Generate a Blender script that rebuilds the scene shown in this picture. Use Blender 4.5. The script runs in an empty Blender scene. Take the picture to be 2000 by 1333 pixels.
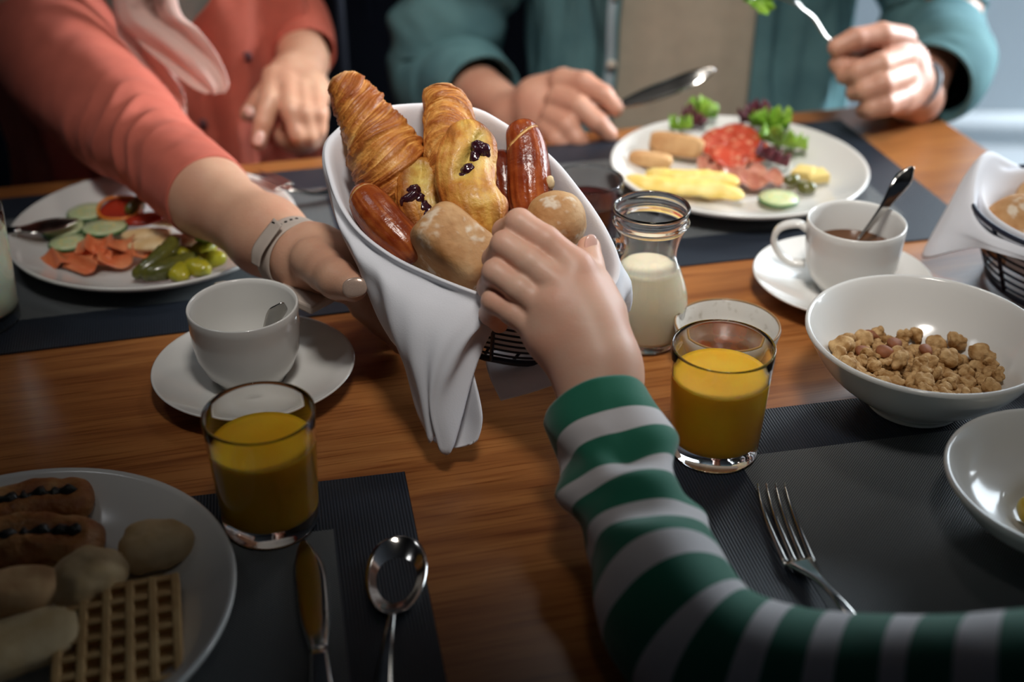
import bpy, math, random
import numpy as np
from mathutils import Vector, Matrix
random.seed(3); rng = np.random.default_rng(3)
PI = math.pi; SC = bpy.context.scene; COL = SC.collection

# ------------------------------------------------ camera, world, lights, exposure
TH = math.radians(31); FPX = 2450.0; TZ = 0.75
CAM = np.array([0, 0, 1.296])
FW = np.array([0, math.cos(TH), -math.sin(TH)]); UP = np.array([0, math.sin(TH), math.cos(TH)]); RT = np.array([1.0, 0, 0])
cd = bpy.data.cameras.new('camera'); cam = bpy.data.objects.new('camera', cd); COL.objects.link(cam)
cd.sensor_width = 36; cd.lens = FPX / 2000 * 36; cam.location = CAM; cam.rotation_euler = (PI / 2 - TH, 0, 0)
cd.clip_start = 0.02; cd.dof.use_dof = True; cd.dof.focus_distance = 0.93; cd.dof.aperture_fstop = 3.2
SC.camera = cam
W = bpy.data.worlds.new('world'); SC.world = W; W.use_nodes = True
W.node_tree.nodes['Background'].inputs[0].default_value = (0.55, 0.68, 0.9, 1)
W.node_tree.nodes['Background'].inputs[1].default_value = 0.022
SC.view_settings.view_transform = 'Standard'; SC.view_settings.look = 'None'
SC.view_settings.exposure = 0.0; SC.view_settings.gamma = 1.0; SC.view_settings.use_curve_mapping = False
SC.cycles.use_denoising = True
SC.cycles.max_bounces = 12; SC.cycles.transmission_bounces = 10; SC.cycles.glossy_bounces = 5


def light(name, kind, loc, aim, energy, color, **k):
    l = bpy.data.lights.new(name, kind); l.energy = energy; l.color = color
    for a, b in k.items(): setattr(l, a, b)
    o = bpy.data.objects.new(name, l); COL.objects.link(o); o.location = loc
    o.rotation_euler = (Vector(aim) - Vector(loc)).to_track_quat('-Z', 'Y').to_euler(); return o


light('window_light', 'AREA', (2.15, 3.02, 1.70), (1.2, 1.3, 0.5), 70, (0.80, 0.91, 1.0), shape='RECTANGLE', size=1.7, size_y=1.3)
light('side_window_light', 'AREA', (2.6, 2.45, 1.6), (0.45, 1.98, 0.85), 20, (0.86, 0.94, 1.0), shape='RECTANGLE', size=1.2, size_y=1.2, spread=math.radians(31))
light('fill_spot', 'SPOT', (0.14, 0.35, 2.40), (0.08, 1.25, 0.80), 128, (1.0, 0.95, 0.89), spot_size=math.radians(40), spot_blend=1.0, shadow_soft_size=0.20)  # added spot: fills the front faces, its cone leaves the near table dark
light('falloff_spot', 'SPOT', (0.30, 1.45, 1.95), (0.14, 1.42, 0.75), 10, (1.0, 0.94, 0.86), spot_size=math.radians(80), spot_blend=1.0, shadow_soft_size=0.10)  # added spot with no real lamp, makes light fade towards the camera
light('fill_spot', 'SPOT', (-0.95, 1.25, 2.45), (-0.12, 1.22, 0.85), 14, (0.93, 0.96, 1.0), spot_size=math.radians(38), spot_blend=1.0, shadow_soft_size=0.2)  # added weak fill from the left, no fixture in the room
light('wall_fill_spot', 'SPOT', (2.3, 2.3, 2.45), (1.9, 3.2, 0.70), 620, (0.90, 0.95, 1.0), spot_size=math.radians(84), spot_blend=1.0, shadow_soft_size=0.3)  # invented spot that brightens the pale back wall


# ------------------------------------------------ pixel to world helpers
def ray(x, y): return FW + (x - 1000) / FPX * RT + (666.5 - y) / FPX * UP
def P(x, y, Z): return CAM + Z * ray(x, y)
def T(x, y, z=TZ):
    d = ray(x, y); return CAM + (z - CAM[2]) / d[2] * d
def PL(x, y, c, n):
    d = ray(x, y); return CAM + ((c - CAM) @ n) / (d @ n) * d
def nrm(v): v = np.asarray(v, float); return v / (np.linalg.norm(v) + 1e-12)


# ------------------------------------------------ noise, splines
def _h(i, s):
    a = (i[..., 0] * 73856093) ^ (i[..., 1] * 19349663) ^ (i[..., 2] * 83492791) ^ (s * 2654435)
    a = (a ^ (a >> 13)) * 1274126177 & 0x7fffffff
    return ((a ^ (a >> 16)) & 0xffff) / 32767.5 - 1
def vnoise(p, s=0):
    p = np.asarray(p, float); i = np.floor(p).astype(np.int64); f = p - i; f = f * f * (3 - 2 * f); r = 0
    for a in (0, 1):
        for b in (0, 1):
            for c in (0, 1):
                w = (f[..., 0] if a else 1 - f[..., 0]) * (f[..., 1] if b else 1 - f[..., 1]) * (f[..., 2] if c else 1 - f[..., 2])
                r = r + w * _h(i + np.array([a, b, c]), s)
    return r
def fbm(p, sc, o=3, s=0):
    p = np.asarray(p) * sc; r = 0; a = 1
    for k in range(o): r = r + a * vnoise(p, s + k); p = p * 2.03 + 7; a *= .5
    return r / 1.6
def spl(pts, n, closed=False):
    pts = np.asarray(pts, float); m = len(pts)
    if closed: t = np.arange(n) / n * m
    else: t = np.linspace(0, m - 1, n)
    i = np.floor(t).astype(int)
    if not closed: i = np.minimum(i, m - 2)
    f = (t - i).reshape((-1,) + (1,) * (pts.ndim - 1))
    def g(k):
        if closed: return pts[k % m]
        kk = np.clip(k, 0, m - 1); r = pts[kk].copy()
        if m > 1:
            lo = k < 0; hi = k > m - 1
            r[lo] = 2 * pts[0] - pts[1]; r[hi] = 2 * pts[-1] - pts[-2]
        return r
    a, b, c, d = g(i - 1), g(i), g(i + 1), g(i + 2)
    return .5 * (2 * b + (c - a) * f + (2 * a - 5 * b + 4 * c - d) * f ** 2 + (3 * b - a - 3 * c + d) * f ** 3)


# ------------------------------------------------ object helpers
def tag(o, label=None, cat=None, group=None, kind=None):
    for a, b in (('label', label), ('category', cat), ('group', group), ('kind', kind)):
        if b: o[a] = b
    return o
def thing(name, label, cat, loc=(0, 0, 0), rot=None, group=None):
    o = bpy.data.objects.new(name, None); COL.objects.link(o); o.location = loc; o.empty_display_size = .02
    if rot is not None: o.rotation_euler = rot if not isinstance(rot, Matrix) else rot.to_euler()
    return tag(o, label, cat, group)
def mesh(name, V, F, uv=None, col=None, flat=False):
    me = bpy.data.meshes.new(name); V = np.asarray(V, float)
    me.from_pydata(V.tolist(), [], F.tolist() if isinstance(F, np.ndarray) else F)
    if not flat: me.polygons.foreach_set('use_smooth', [True] * len(me.polygons))
    if uv is not None:
        l = me.uv_layers.new(name='UVMap'); vi = np.empty(len(me.loops), int); me.loops.foreach_get('vertex_index', vi)
        l.data.foreach_set('uv', np.asarray(uv, np.float32)[vi].ravel())
    if col is not None:
        a = me.color_attributes.new('col', 'FLOAT_COLOR', 'POINT'); c = np.ones((len(V), 4), np.float32); c[:, :3] = col
        a.data.foreach_set('color', c.ravel())
    me.update(); return me
def obj(name, VF, m, parent=None, world=False, label=None, uv=None, col=None, flat=False, solid=0, sub=0, bevel=0):
    V, F = VF[0], VF[1]; V = np.asarray(V, float)
    if len(VF) > 2 and uv is None: uv = VF[2]
    if world and parent is not None:
        b = np.zeros(3); q = parent
        while q is not None: b = b + np.array(q.location); q = q.parent
        V = V - b
    me = mesh(name, V, F, uv, col, flat); me.materials.append(m)
    o = bpy.data.objects.new(name, me); COL.objects.link(o)
    if parent is not None: o.parent = parent
    if label: o['label'] = label
    if solid: k = o.modifiers.new('s', 'SOLIDIFY'); k.thickness = solid; k.offset = 0
    if bevel: k = o.modifiers.new('b', 'BEVEL'); k.width = bevel; k.segments = 2; k.limit_method = 'ANGLE'
    if sub: k = o.modifiers.new('u', 'SUBSURF'); k.levels = sub; k.render_levels = sub
    return o
def dup(root, loc, rot=None, label=None):
    r = root.copy(); COL.objects.link(r); r.location = loc
    if rot is not None: r.rotation_euler = rot
    if label: r['label'] = label
    for ch in list(root.children):
        c = ch.copy(); COL.objects.link(c); c.parent = r
        for g in list(ch.children):
            d = g.copy(); COL.objects.link(d); d.parent = c
    return r
def join(*ms):
    V, F, U, n = [], [], [], 0
    hasuv = all(len(m) > 2 for m in ms)
    for m in ms:
        V.append(np.asarray(m[0], float))
        F += [[i + n for i in f] for f in (m[1].tolist() if isinstance(m[1], np.ndarray) else m[1])]
        if hasuv: U.append(m[2])
        n += len(m[0])
    return (np.vstack(V), F, np.vstack(U)) if hasuv else (np.vstack(V), F)
def xf(VF, M=None, t=(0, 0, 0)):
    V = np.asarray(VF[0], float)
    if M is not None: V = V @ np.asarray(M, float).T
    return (V + np.asarray(t, float),) + tuple(VF[1:])
def rotz(a): c, s = math.cos(a), math.sin(a); return np.array([[c, -s, 0], [s, c, 0], [0, 0, 1]])
def rotx(a): c, s = math.cos(a), math.sin(a); return np.array([[1, 0, 0], [0, c, -s], [0, s, c]])
def roty(a): c, s = math.cos(a), math.sin(a); return np.array([[c, 0, s], [0, 1, 0], [-s, 0, c]])
def basis(z, hint):   # columns: x, y, z with z along the axis and -y towards hint
    z = nrm(z); y = -nrm(np.asarray(hint) - (np.asarray(hint) @ z) * z); x = np.cross(y, z); return np.array([x, y, z]).T
def mrot(M): return Matrix(M.tolist()).to_euler()

def grid_faces(nu, nv, closeu=False):
    # vertices ordered v*nu+u
    F = []; m = nu if closeu else nu - 1
    for v in range(nv - 1):
        for u in range(m):
            a = v * nu + u; b = v * nu + (u + 1) % nu; F.append([a, b, b + nu, a + nu])
    return F
def box(x0, x1, y0, y1, z0, z1):
    V = [(x, y, z) for z in (z0, z1) for y in (y0, y1) for x in (x0, x1)]
    return np.array(V, float), [[0, 2, 3, 1], [4, 5, 7, 6], [0, 1, 5, 4], [2, 6, 7, 3], [0, 4, 6, 2], [1, 3, 7, 5]]
def lathe(prof, n=72, smooth=0):
    prof = np.array(prof, float)
    if smooth: prof = spl(prof, smooth)
    prof[:, 0] = np.maximum(prof[:, 0], 0)
    a = np.arange(n) / n * 2 * PI; V = []; idx = []
    for r, z in prof:
        if r < 1e-5: idx.append([len(V)] * n); V.append((0, 0, z))
        else:
            s = len(V); idx.append(list(range(s, s + n))); V += [(r * math.cos(t), r * math.sin(t), z) for t in a]
    F = []
    for k in range(len(prof) - 1):
        for i in range(n):
            j = (i + 1) % n; f = [idx[k][i], idx[k][j], idx[k + 1][j], idx[k + 1][i]]
            g = []
            for q in f:
                if q not in g: g.append(q)
            if len(g) > 2: F.append(g)
    return np.array(V, float), F
def tube(path, r, n=8, closed=False):
    path = np.asarray(path, float); m = len(path); r = np.broadcast_to(r, (m,))
    if closed: t = np.roll(path, -1, 0) - np.roll(path, 1, 0)
    else: t = np.gradient(path, axis=0)
    V = []; up = nrm(np.cross(t[0], [0.3, 0.2, 1])); 
    for i in range(m):
        d = nrm(t[i]); up = nrm(up - (up @ d) * d); s = np.cross(d, up)
        V += [path[i] + r[i] * (math.cos(a) * up + math.sin(a) * s) for a in np.arange(n) / n * 2 * PI]
    F = []
    for i in range(m if closed else m - 1):
        for k in range(n):
            F.append([i * n + k, i * n + (k + 1) % n, ((i + 1) % m) * n + (k + 1) % n, ((i + 1) % m) * n + k])
    if not closed: F += [list(range(n))[::-1], list(range((m - 1) * n, m * n))]
    return np.array(V), F
def loft(path, rad, nu=64, nv=120, hint=(0, 0, 1), disp=None, inward=0, cap=False):
    """tube of varying ellipse section; returns V,F,UV(u,arc length)"""
    path = spl(path, nv); rad = spl(np.asarray(rad, float).reshape(len(rad), -1), nv)
    if rad.shape[1] == 1: rad = np.hstack([rad, rad])
    t = np.gradient(path, axis=0); L = np.concatenate([[0], np.cumsum(np.linalg.norm(np.diff(path, axis=0), axis=1))])
    a = np.arange(nu) / nu * 2 * PI; V = np.zeros((nv, nu, 3)); s0 = None
    for i in range(nv):
        d = nrm(t[i]); s = np.cross(d, hint) if s0 is None else s0 - (s0 @ d) * d
        s = nrm(s); s0 = s; n_ = np.cross(s, d)
        V[i] = path[i] + rad[i, 0] * np.cos(a)[:, None] * s + rad[i, 1] * np.sin(a)[:, None] * n_
    UV = np.stack(np.broadcast_arrays(a[None, :] / (2 * PI), L[:, None]), -1)
    if disp is not None:
        out = V - path[:, None]; out /= np.linalg.norm(out, axis=2, keepdims=True)
        V = V + out * disp(a[None, :] + 0 * L[:, None], L[:, None] + 0 * a[None, :], V)[..., None]
    if inward:   # turned-in hem at the far end
        e = V[-1]; c = path[-1]; d = nrm(t[-1]); ex = []
        for q, w in ((.975, .0015), (.93, 0.0), (.90, -.006), (.88, -inward)): ex.append(c + (e - c) * q + d * w)
        V = np.concatenate([V, np.array(ex)]); UV = np.concatenate([UV, np.repeat(UV[-1:], 4, 0)])
    F = grid_faces(nu, len(V), True); V = V.reshape(-1, 3); UV = UV.reshape(-1, 2)
    if cap: F += [list(range(nu))[::-1], list(range(len(V) - nu, len(V)))]
    return V, F, UV
def ribbon(path, sidev, w, thk, dish=None, n=11, nv=40, hintn=None):
    """flat bar with rounded edges along path (metal cutlery, straps)"""
    path = spl(path, nv); w = spl(np.asarray(w, float)[:, None], nv)[:, 0]; thk = spl(np.asarray(thk, float)[:, None], nv)[:, 0] if np.ndim(thk) else np.full(nv, thk)
    dish = spl(np.asarray(dish, float)[:, None], nv)[:, 0] if dish is not None else np.zeros(nv)
    sv = np.asarray(sidev, float); sv = spl(sv, nv) if sv.ndim == 2 else np.repeat(sv[None], nv, 0)
    t = np.gradient(path, axis=0); V = []
    q = np.linspace(-1, 1, n)
    for i in range(nv):
        d = nrm(t[i]); s = nrm(sv[i] - (sv[i] @ d) * d); nn = np.cross(s, d)
        e = np.sqrt(np.maximum(1 - np.abs(q) ** 6, 0)) * .5 + .0
        for k in range(n): V.append(path[i] + s * w[i] * q[k] + nn * (thk[i] * e[k] - dish[i] * (1 - q[k] ** 2)))
        for k in range(n - 2, 0, -1): V.append(path[i] + s * w[i] * q[k] + nn * (-thk[i] * e[k] - dish[i] * (1 - q[k] ** 2)))
    m = 2 * n - 2
    F = grid_faces(m, nv, True) + [list(range(m))[::-1], list(range((nv - 1) * m, nv * m))]
    return np.array(V), F
def ball(nu=48, nv=32):
    V = []; th = np.linspace(0, PI, nv)
    for t in th[1:-1]:
        for a in np.arange(nu) / nu * 2 * PI: V.append((math.sin(t) * math.cos(a), math.sin(t) * math.sin(a), math.cos(t)))
    V = [(0, 0, 1)] + V + [(0, 0, -1)]; F = []
    for i in range(nu): F.append([0, 1 + i, 1 + (i + 1) % nu])
    for r in range(nv - 3):
        for i in range(nu): a = 1 + r * nu; F.append([a + i, a + nu + i, a + nu + (i + 1) % nu, a + (i + 1) % nu])
    a = 1 + (nv - 3) * nu; e = len(V) - 1
    for i in range(nu): F.append([a + (i + 1) % nu, a + i, e])
    return np.array(V, float), F
def blob(rx, ry, rz, e=2.0, amp=.05, sc=40, seed=0, nu=48, nv=32, o=3):
    V, F = ball(nu, nv); U = V.copy()
    k = (np.abs(V) ** e).sum(1) ** (-1 / e); V = V * k[:, None] * np.array([rx, ry, rz])
    n = fbm(V, sc, o, seed); V = V * (1 + amp * n)[:, None]; return V, F

# ------------------------------------------------ signed distance modelling (one continuous surface)
class Grid:
    def __init__(s, lo, hi, h):
        s.lo = np.asarray(lo, float); s.h = h; s.n = np.ceil((np.asarray(hi) - s.lo) / h).astype(int) + 1
        s.D = np.full(s.n, 1.0, np.float32)
    def put(s, p, k):
        if p[0] == 'c':
            a, b, ra, rb = np.asarray(p[1], float), np.asarray(p[2], float), p[3], p[4]; m = k + 3 * s.h
            lo = np.minimum(a - ra, b - rb) - m; hi = np.maximum(a + ra, b + rb) + m
        else:
            c, R = np.asarray(p[1], float), np.asarray(p[2], float); m = k + 3 * s.h; q = R.max(); lo = c - q - m; hi = c + q + m
        i0 = np.clip(np.floor((lo - s.lo) / s.h).astype(int), 0, s.n); i1 = np.clip(np.ceil((hi - s.lo) / s.h).astype(int) + 1, 0, s.n)
        if (i1 <= i0).any(): return
        ax = [(s.lo[j] + s.h * np.arange(i0[j], i1[j])).astype(np.float32) for j in range(3)]
        X, Y, Z = ax[0][:, None, None], ax[1][None, :, None], ax[2][None, None, :]
        if p[0] == 'c':
            ab = b - a; L = max(ab @ ab, 1e-12)
            t = np.clip(((X - a[0]) * ab[0] + (Y - a[1]) * ab[1] + (Z - a[2]) * ab[2]) / L, 0, 1)
            d = np.sqrt((X - a[0] - t * ab[0]) ** 2 + (Y - a[1] - t * ab[1]) ** 2 + (Z - a[2] - t * ab[2]) ** 2) - (ra + (rb - ra) * t)
        else:
            M = p[3] if len(p) > 3 else np.eye(3)   # columns are the ellipsoid axes
            x, y, z = X - c[0], Y - c[1], Z - c[2]; g = []
            for j in range(3): g.append((x * M[0][j] + y * M[1][j] + z * M[2][j]) / R[j])
            k0 = np.sqrt(g[0] ** 2 + g[1] ** 2 + g[2] ** 2) + 1e-6
            k1 = np.sqrt((g[0] / R[0]) ** 2 + (g[1] / R[1]) ** 2 + (g[2] / R[2]) ** 2) + 1e-6
            d = k0 * (k0 - 1) / k1
        sl = tuple(slice(i0[j], i1[j]) for j in range(3)); s.D[sl] = smin(s.D[sl], d.astype(np.float32), k)
def smin(a, b, k):
    if k <= 0: return np.minimum(a, b)
    h = np.maximum(k - np.abs(a - b), 0) / k; return np.minimum(a, b) - h * h * k * .25
def nets(D, lo, h):
    S = D < 0; nx, ny, nz = D.shape; c = np.zeros((nx - 1, ny - 1, nz - 1), np.int8)
    off = [(i, j, k) for i in (0, 1) for j in (0, 1) for k in (0, 1)]
    for i, j, k in off: c += S[i:nx - 1 + i, j:ny - 1 + j, k:nz - 1 + k]
    act = (c > 0) & (c < 8); idx = np.full(c.shape, -1, np.int64); ijk = np.argwhere(act); idx[act] = np.arange(len(ijk))
    v = {o: D[ijk[:, 0] + o[0], ijk[:, 1] + o[1], ijk[:, 2] + o[2]] for o in off}
    pos = np.zeros((len(ijk), 3)); cnt = np.zeros(len(ijk))
    for a in off:
        for ax in range(3):
            if a[ax] == 0:
                b = list(a); b[ax] = 1; b = tuple(b); m = (v[a] < 0) != (v[b] < 0)
                t = v[a] / np.where(v[a] - v[b] == 0, 1, v[a] - v[b]); p = np.zeros((len(ijk), 3)) + np.array(a, float); p[:, ax] = t
                pos[m] += p[m]; cnt[m] += 1
    V = (ijk + pos / cnt[:, None]) * h + lo; F = []
    for ax in range(3):
        u, w = (ax + 1) % 3, (ax + 2) % 3
        s0 = [slice(None)] * 3; s1 = [slice(None)] * 3; s0[ax] = slice(0, -1); s1[ax] = slice(1, None)
        for q in (s0, s1): q[u] = slice(1, -1); q[w] = slice(1, -1)
        A, B = S[tuple(s0)], S[tuple(s1)]; e = np.argwhere(A != B); ins = A[A != B]
        e[:, u] += 1; e[:, w] += 1
        def cell(du, dw):
            q = e.copy(); q[:, u] += du; q[:, w] += dw; return idx[q[:, 0], q[:, 1], q[:, 2]]
        f = np.stack([cell(-1, -1), cell(0, -1), cell(0, 0), cell(-1, 0)], 1); f[~ins] = f[~ins][:, ::-1]; F.append(f)
    return V, np.vstack(F)
def sdf(groups, h):
    """groups: list of (k_with_rest, [(prim, k)...])"""
    los, his = [], []
    for _, ps in groups:
        for p, k in ps:
            if p[0] == 'c':
                for c, r in ((p[1], p[3]), (p[2], p[4])): los.append(np.asarray(c) - r); his.append(np.asarray(c) + r)
            else: los.append(np.asarray(p[1]) - max(p[2])); his.append(np.asarray(p[1]) + max(p[2]))
    lo = np.min(los, 0) - .012 - 2 * h; hi = np.max(his, 0) + .012 + 2 * h; G = None
    for kk, ps in groups:
        g = Grid(lo, hi, h)
        for p, k in ps: g.put(p, k)
        if G is None: G = g
        else: G.D = smin(G.D, g.D, kk)
    V, F = nets(G.D, lo, h); return V, F
def relax(VF, n=2):
    V, F = VF; F = np.asarray(F)
    for _ in range(n):
        A = np.zeros_like(V); c = np.zeros(len(V))
        for a, b in ((0, 1), (1, 2), (2, 3), (3, 0)):
            np.add.at(A, F[:, a], V[F[:, b]]); np.add.at(c, F[:, a], 1); np.add.at(A, F[:, b], V[F[:, a]]); np.add.at(c, F[:, b], 1)
        V = V * .4 + .6 * A / np.maximum(c, 1)[:, None]
    return V, F
def chain(pts, k=.003):   # pts [(x,y,Z,r)...] in picture coordinates and camera distance
    q = [P(a, b, c) for a, b, c, _ in pts]
    return [(('c', q[i], q[i + 1], pts[i][3], pts[i + 1][3]), k) for i in range(len(pts) - 1)]


# ------------------------------------------------ materials
def mat(name, col, rough=.5, metal=0, sss=0, sheen=0, coat=0, trans=0, ior=1.45, n_amt=0, n_scale=40, col2=None, bump=0, b_scale=200, attr=False, alpha=1, spec=None, stretch=None, n_pos=(.35, .65)):
    m = bpy.data.materials.new(name); m.use_nodes = True; nt = m.node_tree; N = nt.nodes; L = nt.links; b = N['Principled BSDF']
    b.inputs['Base Color'].default_value = (*col, 1); b.inputs['Roughness'].default_value = rough; b.inputs['Metallic'].default_value = metal
    b.inputs['IOR'].default_value = ior; b.inputs['Transmission Weight'].default_value = trans; b.inputs['Coat Weight'].default_value = coat
    b.inputs['Coat Roughness'].default_value = .08; b.inputs['Sheen Weight'].default_value = sheen
    if spec is not None: b.inputs['Specular IOR Level'].default_value = spec
    if sss: b.inputs['Subsurface Weight'].default_value = sss; b.inputs['Subsurface Scale'].default_value = .006; b.inputs['Subsurface Radius'].default_value = (1, .35, .2)
    tc = N.new('ShaderNodeTexCoord'); src = tc.outputs['Object']
    if stretch:
        mp = N.new('ShaderNodeMapping'); mp.inputs['Scale'].default_value = stretch; L.new(src, mp.inputs[0]); src = mp.outputs[0]
    cur = None
    if attr:
        a = N.new('ShaderNodeAttribute'); a.attribute_name = 'col'; cur = a.outputs['Color']
    if n_amt or col2:
        n = N.new('ShaderNodeTexNoise'); n.inputs['Scale'].default_value = n_scale; n.inputs['Detail'].default_value = 5; L.new(src, n.inputs['Vector'])
        r = N.new('ShaderNodeMapRange'); r.inputs[1].default_value = n_pos[0]; r.inputs[2].default_value = n_pos[1]; L.new(n.outputs[0], r.inputs[0])
        mx = N.new('ShaderNodeMix'); mx.data_type = 'RGBA'; mx.inputs['A'].default_value = (*col, 1)
        if attr:
            L.new(cur, mx.inputs['A']); mx.blend_type = 'MULTIPLY'; mx.inputs['B'].default_value = (*(col2 or (.6, .5, .4)), 1)
        else: mx.inputs['B'].default_value = (*(col2 or [c * (1 - n_amt) for c in col]), 1)
        L.new(r.outputs[0], mx.inputs['Factor']); cur = mx.outputs['Result']
    if cur: L.new(cur, b.inputs['Base Color'])
    if bump:
        n = N.new('ShaderNodeTexNoise'); n.inputs['Scale'].default_value = b_scale; n.inputs['Detail'].default_value = 4; L.new(src, n.inputs['Vector'])
        bp = N.new('ShaderNodeBump'); bp.inputs['Strength'].default_value = bump; bp.inputs['Distance'].default_value = .001; L.new(n.outputs[0], bp.inputs['Height']); L.new(bp.outputs[0], b.inputs['Normal'])
    return m
def math_node(nt, op, a, b=None, c=None):
    n = nt.nodes.new('ShaderNodeMath'); n.operation = op
    for i, v in enumerate((a, b, c)):
        if v is None: continue
        if isinstance(v, (int, float)): n.inputs[i].default_value = v
        else: nt.links.new(v, n.inputs[i])
    return n.outputs[0]

M = {}
M['china'] = mat('white_china', (.74, .73, .70), .16, coat=.4)
M['china_grey'] = mat('stoneware', (.62, .60, .55), .3, coat=.3, col2=(.45, .42, .36), n_scale=160, n_pos=(.58, .72))
M['rimbrown'] = mat('brown_rim', (.30, .17, .07), .3)
M['glass'] = mat('clear_glass', (1, 1, 1), 0.0, trans=1, ior=1.45)
M['juice'] = mat('orange_juice', (.93, .56, .02), .35, sss=.35, col2=(.90, .46, .01), n_scale=30, spec=.4)
M['milk'] = mat('milk', (.88, .79, .58), .3, sss=.3, n_amt=.08)
M['lemonade'] = mat('cloudy_drink', (.62, .64, .48), .3, sss=.3, n_amt=.15)
M['coffee'] = mat('coffee', (.10, .04, .015), .08)
M['tea'] = mat('dark_jam', (.05, .010, .008), .12, n_amt=.4)
M['jam'] = mat('red_jam', (.17, .028, .012), .12, coat=.6, col2=(.06, .012, .008), n_scale=90, bump=.5, b_scale=120)
M['steel'] = mat('cutlery_steel', (.62, .60, .57), .12, metal=1)
M['skin_w'] = mat('skin', (.62, .36, .24), .42, sss=.12, col2=(.56, .29, .19), n_scale=25, bump=.25, b_scale=500)
M['skin_m'] = mat('skin_man', (.60, .32, .22), .45, sss=.12, col2=(.52, .25, .17), n_scale=25, bump=.3, b_scale=400)
M['skin_c'] = mat('skin_child', (.78, .48, .35), .45, sss=.15, col2=(.76, .39, .27), n_scale=30, bump=.12, b_scale=500)
M['nail'] = mat('nail_polish', (.62, .45, .36), .22, metal=.35, coat=.8, n_amt=.2, n_scale=2000)
M['nail_bare'] = mat('nail', (.80, .50, .42), .25, coat=.4)
M['coral'] = mat('coral_knit', (.55, .135, .092), .8, sheen=.03, spec=.2, n_amt=.15, n_scale=30, bump=.25, b_scale=900)
M['tee_grey'] = mat('grey_jersey', (.30, .32, .29), .85, n_amt=.15)
M['beige'] = mat('beige_cotton', (.46, .40, .31), .85, n_amt=.1, bump=.1, b_scale=600)
M['teal'] = mat('teal_cotton', (.115, .235, .25), .85, spec=.2, col2=(.075, .165, .185), n_scale=14, bump=.15, b_scale=700)
M['placket'] = mat('pale_placket', (.33, .43, .48), .8)
M['scarf'] = mat('scarf_print', (.68, .44, .38), .8, col2=(.16, .07, .05), n_scale=9, n_pos=(.56, .62))
M['button'] = mat('button', (.12, .05, .06), .3)
M['button_pale'] = mat('button_pale', (.55, .5, .42), .3)
M['denim'] = mat('dark_trousers', (.03, .035, .05), .9)
M['hair_d'] = mat('brown_hair', (.09, .045, .025), .5, n_amt=.4, n_scale=80, stretch=(1, 1, .1))
M['strap'] = mat('watch_strap', (.50, .42, .36), .5, n_amt=.05)
M['hole'] = mat('dark_hole', (.02, .015, .012), .8)
M['bracelet'] = mat('bracelet', (.13, .17, .21), .4)
M['eye'] = mat('eye_white', (.8, .78, .75), .1); M['iris'] = mat('iris', (.06, .03, .02), .1); M['lip'] = mat('lips', (.45, .14, .12), .4)
M['napkin'] = mat('white_napkin', (.80, .81, .86), .85, sheen=.1, bump=.15, b_scale=900)
M['wire'] = mat('navy_wire', (.012, .016, .035), .35)
M['crumb'] = mat('bread_crumb', (.80, .62, .36), .8, bump=.4, b_scale=300)
M['raisin'] = mat('raisin', (.035, .008, .014), .18, coat=.7, bump=.6, b_scale=250)
M['pastry'] = mat('pastry', (1, 1, 1), .46, attr=True, col2=(.78, .60, .45), n_scale=90, bump=1.0, b_scale=320, coat=.06, sss=.03)
M['crust'] = mat('floury_crust', (1, 1, 1), .7, attr=True, col2=(.86, .76, .66), n_scale=60, bump=.5, b_scale=300)
M['pretzel'] = mat('lye_crust', (1, 1, 1), .25, attr=True, col2=(.6, .38, .3), n_scale=60, bump=.6, b_scale=260, coat=.15)
M['granola'] = mat('oat_cluster', (.66, .43, .20), .8, col2=(.34, .17, .05), n_scale=130, bump=1.0, b_scale=450)
M['almond'] = mat('almond_skin', (.33, .11, .04), .6, n_amt=.3, n_scale=150, stretch=(1, 1, .2))
M['cuke'] = mat('cucumber_flesh', (.52, .62, .30), .35, col2=(.66, .70, .42), n_scale=120, coat=.3)
M['peel'] = mat('cucumber_peel', (.035, .13, .025), .4)
M['salmon'] = mat('smoked_salmon', (.75, .16, .055), .35, col2=(.85, .30, .13), n_scale=90, stretch=(1, .2, 1), coat=.4)
M['gherkin'] = mat('gherkin', (.07, .075, .012), .3, col2=(.13, .12, .02), n_scale=70, coat=.5)
M['pepper'] = mat('pickled_pepper', (.45, .38, .02), .3, col2=(.24, .24, .015), n_scale=60, coat=.4)
M['leaf'] = mat('lettuce_green', (.13, .32, .02), .45, col2=(.30, .48, .06), n_scale=50)
M['leafp'] = mat('lettuce_purple', (.08, .012, .03), .45, col2=(.16, .04, .05), n_scale=50)
M['toast'] = mat('toast', (.52, .27, .11), .8, col2=(.68, .42, .20), n_scale=60, bump=.4, b_scale=200)
M['tan'] = mat('sliced_mushroom', (.66, .42, .18), .6, col2=(.80, .62, .36), n_scale=60)
M['tomato'] = mat('tomato', (.42, .035, .015), .25, coat=.5, n_amt=.3)
M['orange'] = mat('pepper_ring', (.80, .24, .03), .3, coat=.4)
M['salami'] = mat('salami', (.50, .055, .022), .4, col2=(.66, .26, .15), n_scale=160, n_pos=(.56, .64), coat=.3)
M['ham'] = mat('ham', (.46, .15, .10), .4, col2=(.62, .30, .20), n_scale=70, coat=.3)
M['egg'] = mat('scrambled_egg', (.82, .56, .12), .5, col2=(.88, .70, .26), n_scale=60, sss=.1, bump=.4, b_scale=120)
M['cheese'] = mat('cheese', (.82, .62, .22), .4, n_amt=.08)
M['pineapple'] = mat('pineapple', (.80, .50, .05), .35, col2=(.85, .66, .18), n_scale=80, coat=.3)
M['poppy'] = mat('dark_filling', (.02, .02, .018), .3, bump=.8, b_scale=300)
M['puff'] = mat('puff_dough', (.62, .42, .20), .7, col2=(.74, .56, .32), n_scale=40, bump=.4, b_scale=160)
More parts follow.
